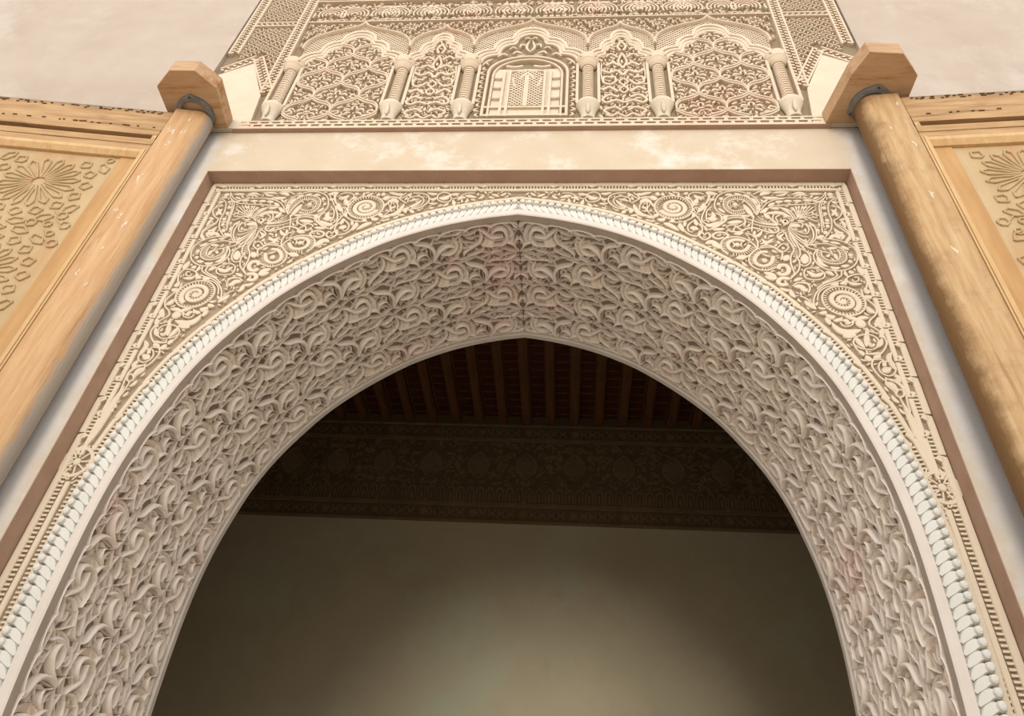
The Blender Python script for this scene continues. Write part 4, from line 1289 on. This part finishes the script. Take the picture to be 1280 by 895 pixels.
# ------------------------------------------------------------------ pivot blocks with iron collars
for sg, cx, cy, lab in ((-1, -2.175, -.155, 'eight-sided wooden pivot block holding the left door post'),
                        (1, 2.165, -.165, 'eight-sided wooden pivot block holding the right door post')):
    t = empty('pivot_block', (cx, 0, Z_LEDGE)); tag(t, lab, 'block', 'wooden pivot blocks over the doors')
    if sg < 0: pts = [(-.20, -.033), (-.195, -.345), (-.065, -.455), (.10, -.450), (.202, -.33), (.175, -.033)]
    else: pts = [(-.235, -.033), (-.165, -.36), (-.10, -.505), (-.045, -.50), (.095, -.49), (.222, -.35), (.21, -.033)]
    o = prism('block', pts, 0, .125, M_BLOCK, t); bevel(o, .005)
    # collar under the block
    r0, r1 = (.088, .124)
    n = 40; V = []; F = []
    for i in range(n):
        a = 2 * math.pi * i / n
        lug = .012 * max(0, math.cos(3 * (a - .6))) ** 6
        for r, z in ((r0, -.002), (r0, -.022), (r0 + .006, -.026), (r1 - .004 + lug, -.022), (r1 + lug, -.016), (r1 + lug, -.0)):
            V.append((math.cos(a) * r, cy + math.sin(a) * r, z))
    for i in range(n):
        for j in range(5): F.append((i * 6 + j, ((i + 1) % n) * 6 + j, ((i + 1) % n) * 6 + j + 1, i * 6 + j + 1))
    o = mesh_obj('iron_collar', V, F, M_IRON, t, label='dark iron ring screwed under the block')
    for k in range(3):
        a = .6 + k * 2.0944
        nx, ny = math.cos(a) * .124, cy + math.sin(a) * .124
        m_ = prism('nail', [(nx + math.cos(q) * .007, ny + math.sin(q) * .007) for q in np.arange(8) * math.pi / 4], -.030, -.018, M_DARKW, None)
        m_.parent = o

# ------------------------------------------------------------------ the two door leaves
def door(name, origin, ang, sg, th, star_pts, lab):
    """local axes: x away from the pivot, y into the wall, z up; face at y = 0"""
    t = empty(name, (origin[0], origin[1], 0)); t['kind'] = 'structure'
    R = Matrix(((sg * math.cos(ang), math.sin(ang) * (1 if sg > 0 else 1), 0, 0), (-math.sin(ang), sg * math.cos(ang), 0, 0), (0, 0, 1, 0), (0, 0, 0, 1)))
    # x axis points outwards along the leaf, y axis back to the wall (a mirror for the left leaf, done on the vertices)
    ex = np.array([sg * math.cos(ang), -math.sin(ang), 0.]); ey = np.array([sg * math.sin(ang), math.cos(ang), 0.])
    def fix(o):
        # bake the leaf's plan into rotation/scale of each part
        return o
    t.matrix_world = Matrix(((ex[0], ey[0], 0, origin[0]), (ex[1], ey[1], 0, origin[1]), (0, 0, 1, 0), (0, 0, 0, 1)))
    ZT, WL = 5.945, 2.1
    r = th / 2
    a = np.linspace(-math.pi / 2, math.pi / 2, 17)
    pts = [(.125, 0)] + [(-.015 - math.cos(v) * r, r + math.sin(v) * r) for v in a] + [(.125, th)]
    pts = [(.125, 0)] + [(-.015 - math.cos(v) * r, r + math.sin(v) * r) for v in a] + [(.125, th)]
    o = prism('stile', pts, .06, ZT + .03, M_WOODZ if sg < 0 else M_WOODR, t)
    o2 = boxes('top_rail', [(.128, WL, .006, th, 5.722, ZT)], M_WOODX, t); bevel(o2, .012, 3)
    # weathered nail dents along the top edge
    V = []; F = []
    x = .2
    while x < WL:
        for z in (5.915, 5.90, 5.742):
            xx = x + random.uniform(-.02, .02); zz = z + random.uniform(-.006, .006)
            if random.random() < .75: box(V, F, xx, xx + random.uniform(.012, .03), .0015, .008, zz, zz + .008)
        x += .045
    mesh_obj('dents', V, F, M_DARKW, t, kind='stuff')
    boxes('rail_fillet', [(.128, WL, -.004, .04, 5.652, 5.718)], M_WOODX, t)
    boxes('rail_groove', [(.165, WL, .03, .05, 5.616, 5.654)], M_DARKW, t)
    prism_ = mesh_obj('mitre_block', [(.130, -.002, 5.615), (.175, .02, 5.622), (.160, -.002, 5.655), (.130, -.002, 5.655), (.130, .03, 5.615), (.175, .03, 5.622), (.160, .03, 5.655), (.130, .03, 5.655)],
                      [(0, 1, 2, 3), (0, 4, 5, 1), (1, 5, 6, 2), (2, 6, 7, 3)], M_WOODL, t)
    for z0, z1, y0 in ((5.556, 5.614, .0), (5.503, 5.553, .003)):
        o = boxes('rail_strip', [(.130, WL, y0, .05, z0, z1)], M_WOODX, t); bevel(o, .003)
    # moulding under the rail and along the stile
    V = [(.165, 0, 5.50), (WL, 0, 5.50), (WL, 0, 5.47), (.165, 0, 5.47), (WL, .022, 5.438), (.165, .022, 5.438), (WL, .05, 5.438), (.165, .05, 5.438)]
    mesh_obj('rail_moulding', V, [(0, 1, 2, 3), (3, 2, 4, 5), (5, 4, 6, 7)], M_WOODL, t)
    for x0, x1, y0 in ((.128, .139, -.006), (.140, .152, -.010), (.153, .166, -.004)):
        o = boxes('stile_moulding', [(x0, x1, y0, .05, .5, 5.50)], M_WOODL, t); bevel(o, .003)
    boxes('plain_board', [(.160, .285, .034, .07, .5, 5.45)], M_EDGEW, t)
    boxes('carved_panel', [(.288, WL, .042, .07, .5, 5.45)], M_WOODP, t)
    boxes('leaf_back', [(.12, WL, .07, th, .06, 5.75)], M_WOODX, t)
    # smears of plaster left on the post
    A = Acc(); g = np.random.default_rng(21 if sg < 0 else 22)
    for q in range(16 if sg < 0 else 5):
        x, z = g.uniform(-.02, .10), (g.uniform(5.45, 5.88) if q % 2 else g.uniform(4.2, 5.9))
        for m in range(3):
            A.blob((x + g.uniform(-.008, .008), z + g.uniform(-.02, .02)), g.uniform(.002, .007), g.uniform(.004, .022), .0012, 0, 9, g.uniform(-.3, .3))
    A.build('plaster_smear', lambda u, v, h: np.c_[u, -h, v], M_PALE, t, kind='stuff')
    # star tracery
    A = Acc()
    def seg(p, q, w=.0062): A.stroke([p, q], w * 1.12, .010, 'round', 0, smooth=False)
    def poly(P, w=.0062):
        for i in range(len(P)): seg(P[i], P[(i + 1) % len(P)], w)
    def clipok(P): return all(.305 < p[0] < WL - .02 and .55 < p[1] < 5.425 for p in P)
    def star(c, R, n=16):
        for k in range(n):
            a = 2 * math.pi * k / n + math.pi / n; h = math.pi / n
            f = lambda rr, aa: (c[0] + math.cos(aa) * rr, c[1] + math.sin(aa) * rr)
            P = [f(R * .16, a), f(R * .50, a - h * .58), f(R * .84, a - h * .58), f(R * .98, a), f(R * .84, a + h * .58), f(R * .50, a + h * .58)]
            if clipok(P): poly(P, .0058)
            P = [f(R * 1.06, a + h * .75), f(R * 1.22, a + h * .35), f(R * 1.34, a + h), f(R * 1.22, a + h * 1.65), f(R * 1.06, a + h * 1.25)]
            if clipok(P): poly(P, .0055)
            P = [f(R * 1.42, a + h * .6), f(R * 1.46, a - h * .2), f(R * 1.60, a - h * .3), f(R * 1.66, a + h * .5), f(R * 1.54, a + h * 1.1)]
            if clipok(P): poly(P, .0055)
    for c in star_pts: star(c, .235)
    for i in range(3, 22):
        for j in range(60):
            x = .335 + (i - 3) * .094 + (.047 if j % 2 else 0); z = 5.40 - j * .078
            if min(math.hypot(x - c[0], z - c[1]) for c in star_pts) < .385: continue
            k = .029 if (i + j) % 3 else .022
            P = [(x - k, z), (x - k * .4, z + k), (x + k * .6, z + k * .9), (x + k, z - k * .1), (x + k * .3, z - k), (x - k * .6, z - k * .8)]
            if clipok(P): poly(P, .005)
            if clipok([(x + k * 2.1, z + k * 1.5)]): seg((x + k, z + k * .2), (x + k * 2, z + k * 1.4), .005)
    for j in range(0):
        z = 5.36 - j * .11
        P = [(.325, z), (.345, z + .03), (.375, z + .02), (.38, z - .02), (.35, z - .03)]
        if min(math.hypot(.35 - c[0], z - c[1]) for c in star_pts) > .33: poly(P, .005)
    A.build('star_tracery', lambda u, v, h: np.c_[u, .042 - h, v], M_WOODP, t, kind='stuff')
    return t
SL = [(.655, 5.14), (.507 + .14, 4.36), (1.42, 5.14), (1.42, 4.36), (.65, 3.58), (1.42, 3.58), (.65, 2.8), (.65, 2.0)]
SR = [(.59, 5.16), (.60, 4.38), (1.37, 5.16), (1.37, 4.38), (.6, 3.6), (1.37, 3.6), (.6, 2.8), (.6, 2.0)]
d1 = door('door_1', (-2.160, -.185), .115, -1, .165, SL, '')
d2 = door('door_2', (2.170, -.245), .055, 1, .19, SR, '')

# ------------------------------------------------------------------ carved band high on the back wall
inn = empty('inner_frieze', (0, 4.5, 5.58))
tag(inn, 'dark carved stucco band high on the shaded back wall, under the beams', 'carving')
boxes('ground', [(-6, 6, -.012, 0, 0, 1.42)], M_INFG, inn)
A = Acc(); mi = lambda u, v, h: np.c_[u, -.012 - h, v]
for z in (.012, .20, .225, 1.06, 1.085, 1.28): A.rect(-5, 5, z - .009, z + .009, .022)
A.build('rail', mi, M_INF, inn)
A = Acc()
for i in range(-6, 7):
    x0 = -.15 + i * .545
    for zc in (.108, 1.175):
        for k in range(8):
            a = k * math.pi / 4
            A.stroke([(x0, zc), (x0 + math.cos(a) * .05, zc + math.sin(a) * .05)], .008, .016, 'slab', 0, smooth=False)
        for k in range(1, 5):
            for s_ in (1, -1):
                xx = x0 + k * .1; A.stroke([(xx - .04, zc - s_ * .05), (xx, zc + s_ * .01), (xx + .04, zc - s_ * .05)], .008, .014, 'flat', 0, per=2)
    for k in range(5):                            # row of little arches
        xx = x0 + .05 + k * .109; t_ = np.linspace(0, math.pi, 7)
        A.stroke(np.r_[[(xx - .04, .25)], np.c_[xx - np.cos(t_) * .04, .36 + np.sin(t_) * .07], [(xx + .04, .25)]], .008, .016, 'flat', 0, smooth=False)
        A.stroke([(xx, .26), (xx, .36)], .010, .012, 'slab', 0, smooth=False)
    A.blob((x0, .245), .022, .022, .035)
    # medallion
    w_, h_ = .11, .17
    for P in ([(0, h_), (.05, h_ * .75), (w_, h_ * .2), (w_, -h_ * .2), (.05, -h_ * .75), (0, -h_)],):
        for s_ in (1, -1): A.stroke([(x0 + s_ * a, .72 + b) for a, b in P], .010, .018, 'flat', 0)
    for k in range(-5, 6):
        for s_ in (1, -1):
            xs = np.linspace(-w_, w_, 12); z = k * .045 + s_ * xs
            for R in runs(np.c_[xs, z], np.abs(z) < h_ * .8 - np.abs(xs) * .4):
                A.stroke([(x0 + R[0][0], .72 + R[0][1]), (x0 + R[-1][0], .72 + R[-1][1])], .006, .014, 'slab', 0, smooth=False)
    for k in range(70):
        a = rng.uniform(.0, .2725); b = rng.uniform(.46, 1.03); an = rng.uniform(0, 3.1)
        if a < .13 and abs(b - .72) < .19: continue
        for s_ in (1, -1):
            A.leaf([(x0 + s_ * (a - .03 * math.cos(an)), b - .03 * math.sin(an)), (x0 + s_ * (a + .008), b + .008), (x0 + s_ * (a + .03 * math.cos(an)), b + .03 * math.sin(an))], .009, .014)
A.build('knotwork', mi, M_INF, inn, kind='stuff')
